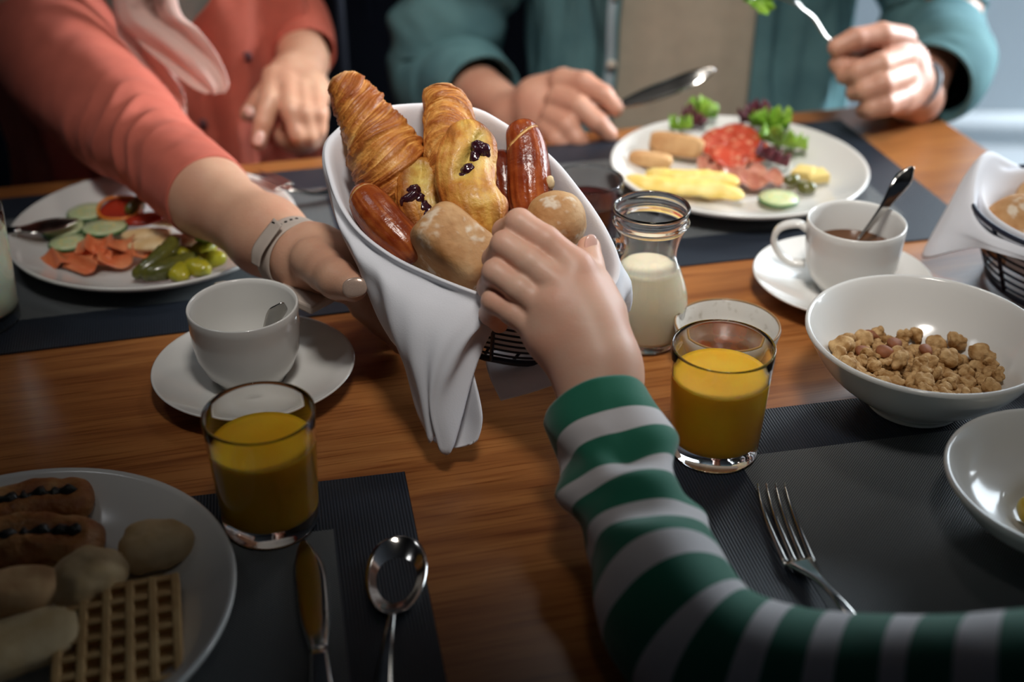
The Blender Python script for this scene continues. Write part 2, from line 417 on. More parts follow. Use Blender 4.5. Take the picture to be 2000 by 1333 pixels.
M['waffle'] = mat('waffle', (.48, .27, .10), .6, col2=(.60, .38, .16), n_scale=60)
M['dark_board'] = mat('dark_lacquer', (.004, .005, .010), .8, spec=.15)
M['wall'] = mat('pale_plaster', (.62, .68, .72), .9, n_amt=.03, n_scale=3)
M['walldark'] = mat('dark_plaster', (.03, .032, .04), .9)
M['floor'] = mat('stone_floor', (.50, .54, .57), .5, n_amt=.1, n_scale=3)
M['frame'] = mat('window_frame', (.6, .6, .6), .4)

def wood():
    m = mat('oiled_wood', (.3, .1, .03), .30); nt = m.node_tree; N, L = nt.nodes, nt.links; b = N['Principled BSDF']
    tc = N['Texture Coordinate']; mp = N.new('ShaderNodeMapping'); mp.inputs['Scale'].default_value = (1.2, 16, 4); L.new(tc.outputs['Object'], mp.inputs[0])
    n1 = N.new('ShaderNodeTexNoise'); n1.inputs['Scale'].default_value = 2.2; n1.inputs['Detail'].default_value = 7; n1.inputs['Distortion'].default_value = 1.2; L.new(mp.outputs[0], n1.inputs[0])
    mp2 = N.new('ShaderNodeMapping'); mp2.inputs['Scale'].default_value = (14, 420, 60); L.new(tc.outputs['Object'], mp2.inputs[0])
    n2 = N.new('ShaderNodeTexNoise'); n2.inputs['Scale'].default_value = 1.0; n2.inputs['Detail'].default_value = 3; L.new(mp2.outputs[0], n2.inputs[0])
    cr = N.new('ShaderNodeValToRGB'); e = cr.color_ramp.elements
    e[0].position = .30; e[0].color = (.21, .066, .018, 1); e[1].position = .72; e[1].color = (.44, .180, .052, 1); k = e.new(.5); k.color = (.34, .125, .035, 1)
    L.new(n1.outputs[0], cr.inputs[0]); mx = N.new('ShaderNodeMix'); mx.data_type = 'RGBA'; mx.blend_type = 'MULTIPLY'; mx.inputs['B'].default_value = (.62, .5, .42, 1)
    r = N.new('ShaderNodeMapRange'); r.inputs[1].default_value = .5; r.inputs[2].default_value = .7; L.new(n2.outputs[0], r.inputs[0])
    L.new(r.outputs[0], mx.inputs['Factor']); L.new(cr.outputs[0], mx.inputs['A']); L.new(mx.outputs['Result'], b.inputs['Base Color'])
    bp = N.new('ShaderNodeBump'); bp.inputs['Strength'].default_value = .15; bp.inputs['Distance'].default_value = .0005; L.new(n2.outputs[0], bp.inputs['Height']); L.new(bp.outputs[0], b.inputs['Normal'])
    return m
M['wood'] = wood()
def weave(kind):
    dark = kind == 'border'
    m = mat('woven_vinyl_' + kind, (.02, .02, .02), .42); nt = m.node_tree; N, L = nt.nodes, nt.links; b = N['Principled BSDF']
    sp = N.new('ShaderNodeSeparateXYZ'); L.new(N['Texture Coordinate'].outputs['Object'], sp.inputs[0]); x, y = sp.outputs[0], sp.outputs[1]
    per = .0022
    sx = math_node(nt, 'SINE', math_node(nt, 'MULTIPLY', x, 2 * PI / per))
    sy = math_node(nt, 'SINE', math_node(nt, 'MULTIPLY', y, 2 * PI / (per * 1.0)))
    h = math_node(nt, 'MULTIPLY', sx, sy) if not dark else sx
    h = math_node(nt, 'MULTIPLY_ADD', h, .5, .5)
    mx = N.new('ShaderNodeMix'); mx.data_type = 'RGBA'; L.new(math_node(nt, 'POWER', h, 2.0), mx.inputs['Factor'])
    a, c = ((.010, .014, .022), (.028, .036, .052)) if dark else ((.018, .022, .028), (.30, .32, .32))
    mx.inputs['A'].default_value = (*a, 1); mx.inputs['B'].default_value = (*c, 1); L.new(mx.outputs['Result'], b.inputs['Base Color'])
    bp = N.new('ShaderNodeBump'); bp.inputs['Strength'].default_value = .5; bp.inputs['Distance'].default_value = .0006; L.new(h, bp.inputs['Height']); L.new(bp.outputs[0], b.inputs['Normal'])
    return m
M['mat_in'] = weave('centre'); M['mat_bd'] = weave('border')
def stripes():
    m = mat('striped_jersey', (.0, .2, .1), .8, sheen=.3, bump=.2, b_scale=900); nt = m.node_tree; N, L = nt.nodes, nt.links; b = N['Principled BSDF']
    uv = N.new('ShaderNodeUVMap'); sp = N.new('ShaderNodeSeparateXYZ'); L.new(uv.outputs[0], sp.inputs[0])
    f = math_node(nt, 'FRACT', math_node(nt, 'DIVIDE', sp.outputs[1], STRIPE))
    g = math_node(nt, 'GREATER_THAN', f, .58)
    mx = N.new('ShaderNodeMix'); mx.data_type = 'RGBA'; mx.inputs['A'].default_value = (.006, .15, .085, 1); mx.inputs['B'].default_value = (.66, .62, .62, 1)
    L.new(g, mx.inputs['Factor']); L.new(mx.outputs['Result'], b.inputs['Base Color']); return m
STRIPE = .0400
M['stripe'] = stripes()

# ------------------------------------------------ room
def struct(name, VF, m): o = obj(name, VF, m); o['kind'] = 'structure'; return o
struct('floor', box(-3.2, 3.6, -1.6, 3.3, -.05, 0), M['floor'])
struct('wall_back', box(-3.2, 3.6, 3.2, 3.3, 0, 2.6), M['wall'])
struct('wall_left', box(-3.3, -3.2, -1.6, 3.3, 0, 2.6), M['walldark'])
struct('wall_right', box(3.6, 3.7, -1.6, 3.3, 0, 2.6), M['wall'])
struct('ceiling', box(-3.3, 3.7, -1.6, 3.3, 2.6, 2.7), M['walldark'])
struct('baseboard_back', box(.62, 3.6, 3.185, 3.2, 0, .09), M['wall'])
w = struct('window_1', box(1.2, 2.9, 3.15, 3.2, 1.06, 1.10), M['frame'])
for b_ in ((1.16, 1.2, 3.15, 3.2, 1.06, 2.44), (2.9, 2.94, 3.15, 3.2, 1.06, 2.44), (2.03, 2.07, 3.15, 3.2, 1.1, 2.4), (1.2, 2.9, 3.15, 3.2, 2.4, 2.44)):
    obj('window_bar', box(*b_), M['frame'], w)
sb = thing('sideboard', 'black lacquered sideboard along the wall behind the couple', 'sideboard', (-1.1, 2.75, 0))
obj('body', box(-2.0, 1.62, -.25, .3, .06, 1.0), M['dark_board'], sb, bevel=.005)
for i in range(5):
    d = obj('door', box(-1.98 + i * .72, -1.30 + i * .72, -.27, -.25, .1, .96), M['dark_board'], sb, bevel=.004)
    obj('handle', tube([(-1.35 + i * .72, -.285, .55), (-1.35 + i * .72, -.285, .75)], .006), M['dark_board'], d)
obj('plinth', box(-1.95, 1.57, -.2, .28, 0, .06), M['dark_board'], sb)

# ------------------------------------------------ table
YAW = math.atan(.25); U2 = np.array([math.cos(YAW), math.sin(YAW), 0]); V2 = np.array([-math.sin(YAW), math.cos(YAW), 0])
tb = thing('dining_table', 'orange brown wooden dining table carrying the whole breakfast', 'table', (.50, 1.49, 0), (0, 0, YAW))
obj('tabletop', box(-1.75, .0, -1.06, 0, TZ - .035, TZ), M['wood'], tb, bevel=.004)
for a, b_ in ((-.06, -.06), (-1.66, -.06), (-.06, -.98), (-1.66, -.98)): obj('leg', box(a - .03, a + .03, b_ - .03, b_ + .03, 0, TZ - .035), M['wood'], tb)
obj('apron', box(-1.66, -.06, -.075, -.05, TZ - .11, TZ - .035), M['wood'], tb)

def placemat(corner, yaw, wdt, dep, label):
    """corner = far right corner"""
    t = thing('placemat', label, 'placemat', (corner[0], corner[1], TZ), (0, 0, yaw), 'placemats on the table')
    z = .0016; b = .055
    V = []; F = []
    for x0, x1, y0, y1 in ((-wdt, 0, -dep, -dep + b), (-wdt, 0, -b, 0), (-wdt, -wdt + b, -dep + b, -b), (-b, 0, -dep + b, -b)):
        q = box(x0, x1, y0, y1, .0002, z); F += [[i + len(V) for i in f] for f in q[1]]; V += q[0].tolist()
    obj('border', (V, F), M['mat_bd'], t, flat=True, label='darker ribbed border band')
    obj('centre_panel', box(-wdt + b, -b, -dep + b, -b, .0002, z), M['mat_in'], t, flat=True)
    return t
placemat((-.16, .953 + .335), math.radians(14.3), .47, .325, 'dark woven placemat under the plate with cucumber and salmon')
placemat((.392, 1.42), math.radians(13.0), .47, .315, 'dark woven placemat under the plate with salami and eggs')
placemat((.545, .875), math.radians(11.5), .455, .33, 'dark woven placemat under the striped arm and the fork')
placemat((-.077, .724), math.radians(11.0), .45, .32, 'dark woven placemat under the spoon and knife in the shadow')

# ------------------------------------------------ crockery
def plate(center, label, R=.135):
    t = thing('dinner_plate', label, 'plate', (center[0], center[1], TZ + .0018), None, 'white dinner plates')
    s = R / .135
    pr = [(0, .004), (.03, .004), (.08, .0045), (.098, .008), (.118, .016), (.130, .0225), (.1335, .0245), (.1350, .0235), (.1345, .021), (.128, .0165), (.112, .009), (.098, .003), (.088, .0), (.080, .0), (.078, .002), (.04, .0022), (0, .0022)]
    obj('plate_body', lathe([(r * s, z) for r, z in pr], 96), M['china'], t)
    foot = lathe([(.079 * s, .0022), (.0795 * s, 0), (.086 * s, -.0004), (.0885 * s, .0006)], 96)
    obj('foot_ring', foot, M['china'], t)
    return t
CW = T(306, 462, TZ + .010); CM = T(1440, 343, TZ + .010); CN = np.array([-.302, .562, 0])
plate(CW, 'white dinner plate holding cucumber, smoked salmon and pickles')
plate(CM, 'white dinner plate holding salami, ham, eggs and lettuce')
plate(CN, 'white dinner plate with waffle and pastries in the dark lower corner')

def cup_mesh():
    prof = [(0, .006), (.020, .006), (.031, .012), (.0375, .024), (.0393, .040), (.0400, .062), (.0408, .0655), (.0420, .0662), (.0428, .0650), (.0425, .058), (.0418, .040), (.0402, .026), (.0350, .012), (.0290, .005), (.0275, .001), (.026, .0), (.0235, .001), (.0225, .003), (0, .003)]
    return lathe(prof, 80)
def cup(loc, label, hang):
    t = thing('coffee_cup', label, 'cup', loc, (0, 0, hang))
    obj('cup_body', cup_mesh(), M['china'], t)
    p = spl([(.0412, 0, .053), (.050, 0, .057), (.064, 0, .052), (.069, 0, .040), (.063, 0, .027), (.052, 0, .019), (.0392, 0, .019)], 30)
    q = ribbon(p, (0, 1, 0), [.0055] * 7, [.0055] * 7, n=9, nv=30)
    obj('handle', q, M['china'], t); return t
def saucer(loc, label):
    t = thing('saucer', label, 'saucer', loc, None, 'white saucers')
    pr = [(0, .0045), (.022, .0045), (.024, .0055), (.026, .005), (.045, .0075), (.065, .0135), (.077, .0195), (.0785, .0203), (.0795, .0195), (.078, .0175), (.065, .0105), (.045, .0035), (.036, .0), (.031, 0), (.029, .0015), (0, .002)]
    obj('saucer_body', lathe(pr, 90), M['china'], t)
    obj('foot_ring', lathe([(.030, .0018), (.0305, -.0004), (.035, -.0004), (.0365, .0008)], 60), M['china'], t); return t
SL = T(501, 752); SR = T(1640, 574)
saucer((SL[0], SL[1], TZ + .0006), 'white saucer under the empty cup at left')
cup((SL[0] - .004, SL[1] + .003, TZ + .0062), 'empty white cup with a teaspoon inside, behind the left juice glass', math.radians(118))
saucer((SR[0], SR[1], TZ + .0006), 'white saucer under the cup of black coffee at right')
CR = (SR[0] + .006, SR[1] + .002, TZ + .0062)
c = cup(CR, 'white cup half full of black coffee beside the man\'s plate', math.radians(166))
t = tag(obj('coffee', xf(lathe([(0, .038), (.0385, .038), (.0394, .0385), (.0388, .034), (.030, .012), (0, .010)], 60), t=CR), M['coffee']), 'black coffee filling the right cup', 'coffee')

def bowl(loc, label, R, H, rb, name='bowl', m='china', lip=.0035, rot=None):
    t = thing(name, label, 'bowl', loc, rot)
    ins = spl([(0, .006), (rb * .8, .0075), (rb * 1.12, .016), (rb * 1.12 + (R - rb * 1.12) * .55, H * .55), (R - .004, H - .001)], 26)
    out = spl([(R, H - .0015), (R - .002, H - .006), (rb * 1.12 + (R - rb * 1.12) * .55 + .003, H * .50), (rb * 1.13, .008), (rb, .001)], 22)
    obj('bowl_body', lathe(np.vstack([ins, [(R - .0025, H + .0004), (R - .0008, H)], out, [(rb - .003, 0), (rb - .006, .002), (0, .0025)]]), 90), M[m], t)
    return t
BG = np.array([.312, .812, TZ + .0018])
bowl(BG, 'deep white bowl of granola on the right placemat', .0900, .066, .036, rot=(0, 0, 0))
BF = np.array([.367, .655, TZ + .0022])
bowl(BF, 'shallow white bowl of yellow fruit cut off by the right edge', .082, .046, .036)
D1 = T(1421, 632, TZ + .038); D1[2] = TZ
t = thing('dip_bowl', 'small speckled stoneware dish of red jam behind the juice glass', 'bowl', D1)
obj('bowl_body', lathe([(0, .005), (.018, .005), (.030, .012), (.038, .026), (.0405, .036), (.0418, .0375), (.0428, .036), (.0405, .025), (.033, .010), (.022, .001), (.018, 0), (0, .001)], 80), M['china_grey'], t)
obj('rim', xf(tube([(.0417 * math.cos(a), .0417 * math.sin(a), .0372) for a in np.arange(72) / 72 * 2 * PI], .0009, 8, True)), M['rimbrown'], t, label='thin brown glazed rim')
tag(obj('jam', xf(lathe([(0, .0185), (.02, .0180), (.0330, .0165), (.030, .0128), (.018, .0062), (0, .006)], 60), t=D1), M['jam']), 'dark red jam in the speckled dish', 'jam')

def tumbler(loc, label, liquid=None, R=.0365, rb=.032, H=.09, base=.013, fill=.066, lname='juice', llabel='', m='juice'):
    t = thing('drinking_glass', label, 'glass', loc)
    th = .0016
    ri = lambda z: (rb + (R - rb) * z / H) - th
    out = [(0, 0), (rb - .004, 0), (rb - .0012, .0008), (rb, .003)] + [(rb + (R - rb) * z / H, z) for z in np.linspace(.01, H - .001, 8)]
    ins = [(R - .0003, H - .0002), (R - th / 2, H), (R - th, H - .0005)] + [(ri(z), z) for z in np.linspace(H - .003, base + .006, 9)] + [(ri(base) - .001, base + .002), (ri(base) - .004, base), (0, base - .0005)]
    obj('glass_body', lathe(out + ins, 96), M['glass'], t)
    e = .00025
    L = [(0, fill - .0006)] + [(ri(fill) - .003, fill - .0004), (ri(fill) + e, fill + .0006)] + [(ri(z) + e, z) for z in np.linspace(fill - .001, base + .006, 8)] + [(ri(base) - .001 + e, base + .0018), (ri(base) - .004, base - .0002), (0, base - .0007)]
    tag(obj(lname, xf(lathe(L[::-1], 96), t=loc), M[m]), llabel, lname.replace('_', ' ')); return t
GL = T(531, 1018, TZ + .0018); GR = T(1393, 878, TZ + .0018)
tumbler(GL, 'tumbler of orange juice beside the spoon and dark placemat', llabel='orange juice in the tumbler in front of the empty cup', lname='orange_juice')
tumbler(GR, 'tumbler of orange juice in front of the milk jug', llabel='orange juice in the tumbler before the jam dish', lname='orange_juice')
G3 = T(-44, 628, TZ + .0018)
tumbler(G3, 'tumbler of cloudy lemonade cut off by the left edge', R=.041, rb=.036, H=.105, fill=.088, lname='lemonade', llabel='cloudy pale lemonade in the glass at the left edge', m='lemonade')
G4 = T(1148, 352, TZ + .075); G4[2] = TZ + .0018
tumbler(G4, 'glass of dark red jam just behind the held bread basket', R=.0335, rb=.028, H=.075, base=.008, fill=.053, lname='red_jam', llabel='dark red jam inside the glass behind the basket', m='tea')
G5 = T(772, 690, TZ); G5[2] = TZ + .0004
tumbler(G5 + np.array([.012, .045, 0]), 'glass of dark tea standing under the hanging napkin', R=.034, rb=.031, H=.075, base=.01, fill=.055, lname='tea', llabel='dark tea in the glass below the basket', m='tea')

J0 = np.array([.1115, .912, TZ + .0004])
t = thing('milk_jug', 'small glass jug of milk between basket and coffee cup', 'jug', J0)
op = [(.024, .0), (.0285, .002), (.0325, .012), (.0345, .030), (.0330, .048), (.0270, .066), (.0232, .078), (.0228, .086), (.0255, .098), (.0292, .107)]
oz = spl(op, 40)
bead = [(.0302, .1085), (.0312, .1100), (.0302, .1118), (.0290, .1130), (.0300, .118), (.0312, .1215), (.0305, .1232), (.0292, .1228)]
inn = oz[::-1].copy(); inn[:, 0] -= .0018; inn = inn[inn[:, 1] > .008]
obj('glass_body', lathe(np.vstack([[(0, .0)], oz, bead, [(.0282, .119), (.0272, .112)], inn, [(.024, .0066), (0, .006)]]), 90), M['glass'], t)
hp = spl([(-.0232, 0, .088), (-.032, -.004, .090), (-.046, -.010, .084), (-.053, -.012, .066), (-.049, -.010, .046), (-.038, -.005, .036), (-.0325, -.002, .034)], 30)
obj('handle', tube(hp, np.interp(np.arange(30), [0, 4, 24, 29], [.0075, .0048, .0042, .006]), 12), M['glass'], t)
mk = inn[::-1]; mk = mk[mk[:, 1] < .071]; mk = mk.copy(); mk[:, 0] += .0003
tag(obj('milk', xf(lathe(np.vstack([[(0, .0062)], mk, [(mk[-1, 0] - .002, mk[-1, 1] - .0002), (0, mk[-1, 1] - .0006)]]), 80), t=J0), M['milk']), 'creamy milk filling the belly of the glass jug', 'milk')

# ------------------------------------------------ cutlery
def cutlery(name, label, cat, path, side, kind, group=None):
    """path from handle end to tip in world space"""
    path = np.asarray(path, float); t = thing(name, label, cat, path[0], None, group)
    if kind == 'spoon':
        HW = [.0018, .0074, .0076, .0062, .0048, .0035, .0022] if cat == 'spoon' and name == 'teaspoon' else [.0065, .0058, .0035, .0022]
        obj('handle', ribbon(spl(path[:4], 13) if len(HW) > 4 else path[:4], side, HW, [.0012] + [.0022] * (len(HW) - 3) + [.0022, .003], n=9, nv=40), M['steel'], t, world=True)
        b = path[3:]; L = np.linalg.norm(b[-1] - b[0]); n = 22; u = np.linspace(0, 1, n); w = L * .27 * np.sqrt(np.maximum(1 - (2 * np.clip(u, .004, .996) - 1) ** 2, 0)) ** .85 * (1 + .16 * (u - .5))
        w[0] = .0022
        obj('spoon_bowl', ribbon(spl(b, n), side, w, [.0012] * n, dish=.0068 * np.sin(PI * u) ** .8 * (L / .06), n=15, nv=44), M['steel'], t, world=True)
    elif kind == 'fork':
        obj('handle', ribbon(path[:5], side, [.0085, .0075, .0042, .0030, .0115], [.0024, .002, .0028, .003, .002], n=9, nv=50), M['steel'], t, world=True)
        a, b = path[4], path[-1]; d = b - a; s = nrm(np.asarray(side) - (np.asarray(side) @ nrm(d)) * nrm(d)); mid = path[5] if len(path) > 6 else (a + b) / 2
        for k in range(4):
            o = (k - 1.5) * .0066
            obj('tine', ribbon([a + s * o * .9 - d * .06, mid + s * o, b + s * o * .96], side, [.0023, .0016, .0008], [.002, .0018, .001], n=7, nv=16), M['steel'], t, world=True)
    else:
        obj('handle', ribbon(path[:3], side, [.0085, .008, .0055], [.006, .0058, .005], n=11, nv=20), M['steel'], t, world=True)
        obj('blade', ribbon(path[2:], side, [.0055, .0095, .0105, .0095, .002], [.0035, .0018, .0014, .0012, .0008], n=9, nv=40), M['steel'], t, world=True)
    return t
def tp(x, y, z): return T(x, y, TZ + z)
cutlery('teaspoon', 'steel teaspoon leaning inside the empty left cup', 'spoon', [T(552, 592, .822), T(538, 615, .810), T(524, 645, .795), T(512, 675, .778), T(508, 695, .770), T(505, 712, .764)], nrm((1, .35, .1)), 'spoon')
cutlery('teaspoon', 'steel teaspoon standing in the black coffee', 'spoon', [P(1783, 326, 1.10), P(1752, 368, 1.10), P(1720, 415, 1.105), P(1676, 470, 1.112), P(1662, 500, 1.12), P(1650, 520, 1.125)], nrm((.8, .3, .5)), 'spoon')
cutlery('tablespoon', 'steel tablespoon lying on the placemat edge beside the knife', 'spoon', [tp(742, 1480, .004), tp(748, 1370, .006), tp(757, 1260, .009), tp(766, 1200, .007), tp(774, 1120, .0055), tp(782, 1048, .008)], (1, 0, 0), 'spoon')
cutlery('table_knife', 'steel table knife lying in the shadow under the left juice glass', 'knife', [tp(640, 1520, .005), tp(632, 1400, .006), tp(622, 1270, .006), tp(612, 1190, .004), tp(605, 1120, .0035), tp(592, 1055, .0035)], (1, 0, .0), 'knife')
cutlery('dinner_fork', 'steel dinner fork on the right placemat near the striped sleeve', 'fork', [tp(1790, 1370, .004), tp(1715, 1285, .008), tp(1655, 1195, .012), tp(1607, 1140, .010), tp(1560, 1095, .006), tp(1524, 1010, .005), tp(1506, 945, .009)], (1, .15, 0), 'fork')
cutlery('table_knife', 'table knife resting on the rim of the salmon plate', 'knife', [T(-110, 470, .765), T(-40, 458, .772), T(40, 450, .778), T(75, 445, .777), T(110, 438, .776), T(152, 430, .775)], nrm((.3, 1, .1)), 'knife')
cutlery('dinner_fork', 'dinner fork resting on the rim of the salmon plate behind the arm', 'fork', [tp(690, 372, .012), tp(650, 374, .014), tp(610, 378, .018), tp(575, 372, .024), tp(552, 364, .026), tp(525, 352, .027), tp(490, 340, .020)], (0.2, 1, 0), 'fork')

# ------------------------------------------------ held bread basket with napkin
tl = math.radians(20); BN = np.array([0, -math.sin(tl), math.cos(tl)]); BC = P(925, 430, .95)
RIMPX = [(645, 298), (650, 380), (690, 460), (760, 520), (850, 565), (935, 598), (966, 606), (1045, 618), (1130, 615), (1190, 588), (1207, 540), (1180, 470), (1130, 395), (1070, 325), (985, 265), (925, 235), (845, 226), (725, 240)]
RIM = np.array([PL(x, y, BC, BN) for x, y in RIMPX])
def rimring(scale, down, n=120): return BC + (spl(RIM, n, True) - BC) * scale - BN * down
bk = thing('bread_basket', 'round navy wire bread basket lined with a white napkin, held in the air', 'basket', BC - BN * .086)
lev = [.006, .018, .028, .037, .046, .055, .064, .073]
for i, d in enumerate(lev): obj('wire_ring', tube(rimring(1.0 - .24 * d / .085, d), .0009, 8, True), M['wire'], bk, world=True)
obj('top_ring', tube(rimring(.985, .001), .0022, 8, True), M['wire'], bk, world=True)
obj('base_ring', tube(rimring(.755, .084), .0026, 8, True), M['wire'], bk, world=True)
for k in range(10):
    i = int(k * 12 + 4)
    obj('rib', tube([rimring(1 - .24 * d / .085 + .006, d)[i] for d in np.linspace(0, .084, 8)], .0016, 8), M['wire'], bk, world=True)
for k in range(4):
    a, b_ = rimring(.755, .0845)[15 + k * 10], rimring(.755, .0845)[(105 - k * 10)]
    obj('base_wire', tube([a, (a + b_) / 2, b_], .0013, 8), M['wire'], bk, world=True)

def napkin_mesh():
    n = 160; ring = lambda s, d: rimring(s, d, n)
    rows = [BC - BN * .079 + (ring(.001, .079) - BC + BN * .079), ring(.35, .0795), ring(.66, .079), ring(.725, .070), ring(.80, .045), ring(.885, .018), ring(.945, -.004), ring(.975, -.0115), ring(1.0, -.0125), ring(1.022, -.006)]
    k = n / len(RIM)
    # outside flap: control rows for each rim point (outside, down) in picture coordinates
    o = BN * 0
    flap = {}
    def pp(*l): return np.array([P(*q) for q in l])
    flap[0] = pp((645, 330, 1.0), (650, 372, 1.0), (664, 412, 1.0), (690, 462, 1.005), (715, 512, 1.01))
    flap[1] = pp((655, 410, .955), (676, 455, .965), (700, 500, .97), (722, 548, .975), (745, 592, .98))
    flap[2] = pp((694, 492, .925), (708, 530, .928), (725, 575, .93), (748, 625, .935), (772, 668, .94))
    flap[3] = pp((762, 560, .903), (768, 610, .90), (782, 670, .90), (810, 745, .905), (829, 830, .905))
    flap[4] = pp((848, 605, .890), (838, 655, .884), (832, 715, .884), (836, 790, .888), (852, 866, .892))
    flap[5] = pp((942, 616, .888), (900, 668, .884), (874, 722, .884), (862, 785, .888), (884, 870, .892))
    # short rolled edge elsewhere; a corner tip at the right
    R2 = lambda j, s, d: BC + (RIM[j] - BC) * s - BN * d
    for j in range(6, 18):
        flap[j] = np.array([R2(j, 1.03, .0 + q) for q in (.002, .005, .008, .011, .014)])
    flap[6] = np.array([R2(6, 1.02, q) for q in (.002, .004, .007, .010, .013)])
    flap[7] = np.array([R2(7, 1.02, q) for q in (.002, .004, .007, .010, .013)])
    flap[8] = np.array([R2(8, 1.03, q) for q in (.002, .005, .009, .013, .017)])
    flap[9] = np.array([R2(9, 1.05, q) for q in (.002, .010, .016, .020, .024)])
    flap[10] = np.array([R2(10, 1.06, q) for q in (.0, .004, .008, .012, .018)])
    for r in range(5):
        ctl = np.array([flap[j][r] for j in range(18)]); rows.append(spl(ctl, n, True))
    rows = np.array(rows)                     # (rows, n, 3)
    big = np.concatenate([rows[:9], spl(rows[8:], 44)[1:]])
    top = spl(big[:10], 40); big = np.concatenate([top, big[10:]])
    th = np.arange(n) / n * 2 * PI; nr = len(big)
    rr = np.linspace(0, 1, nr)[:, None]; amp = np.clip((rr - .45) / .4, 0, 1)
    out = big - BC; out /= (np.linalg.norm(out, axis=2, keepdims=True) + 1e-9)
    rip = .0028 * np.sin(th * 11 + 2 * rr) + .002 * np.sin(th * 23 + 5 * rr) + .0015 * fbm(big, 25, 2, 5)
    big = big + out * (rip * amp)[..., None]
    inner = np.clip(1 - rr / .4, 0, 1); big = big - out * (.003 * fbm(big, 30, 2, 6) * inner + 0)[..., None] * .6
    return big.reshape(-1, 3), grid_faces(n, nr, True)
nk = thing('napkin', 'white cloth napkin lining the held basket and hanging over its front', 'napkin', BC - BN * .07, None, None)
obj('lining', napkin_mesh(), M['napkin'], nk, world=True, solid=.0014)
def patch(rows, nu=30, nv=30, wob=.0):
    c = np.array([[P(*q) for q in r] for r in rows]); c = spl(c, nv); c = spl(c.transpose(1, 0, 2), nu).transpose(1, 0, 2)
    V = c.reshape(-1, 3); V = V + np.array([0, 1, 0]) * (wob * fbm(V, 40, 2, 9))[:, None]; return V, grid_faces(nu, nv)
obj('tail', patch([[(852, 640, .90), (885, 650, .90), (925, 655, .905), (948, 640, .91)], [(866, 700, .897), (880, 702, .894), (900, 705, .90), (918, 698, .908)], [(858, 770, .893), (875, 770, .905), (905, 760, .91), (926, 735, .905)], [(832, 822, .900), (862, 825, .915), (905, 820, .912), (941, 808, .898)], [(842, 858, .902), (868, 866, .906), (905, 868, .903), (934, 855, .897)], [(872, 872, .900), (888, 876, .900), (905, 872, .900), (920, 866, .898)]], wob=.003), M['napkin'], nk, world=True, solid=.0014, label='rounded cloth tail hanging lowest at the front')
obj('corner', patch([[(945, 690, 1.0), (1010, 680, 1.0), (1075, 660, .99)], [(955, 735, .975), (1015, 725, .97), (1090, 700, .965)], [(978, 783, .965), (1035, 768, .96), (1110, 742, .955)]], wob=.002), M['napkin'], nk, world=True, solid=.0012, label='square cloth corner hanging below the wires')
obj('corner', patch([[(1168, 480, .945), (1190, 500, .94), (1213, 550, .925)], [(1160, 515, .965), (1180, 540, .955), (1205, 570, .94)], [(1150, 560, .97), (1170, 590, .96), (1192, 592, .95)]]), M['napkin'], nk, world=True, solid=.0012, label='pointed cloth corner folded out at the right rim')

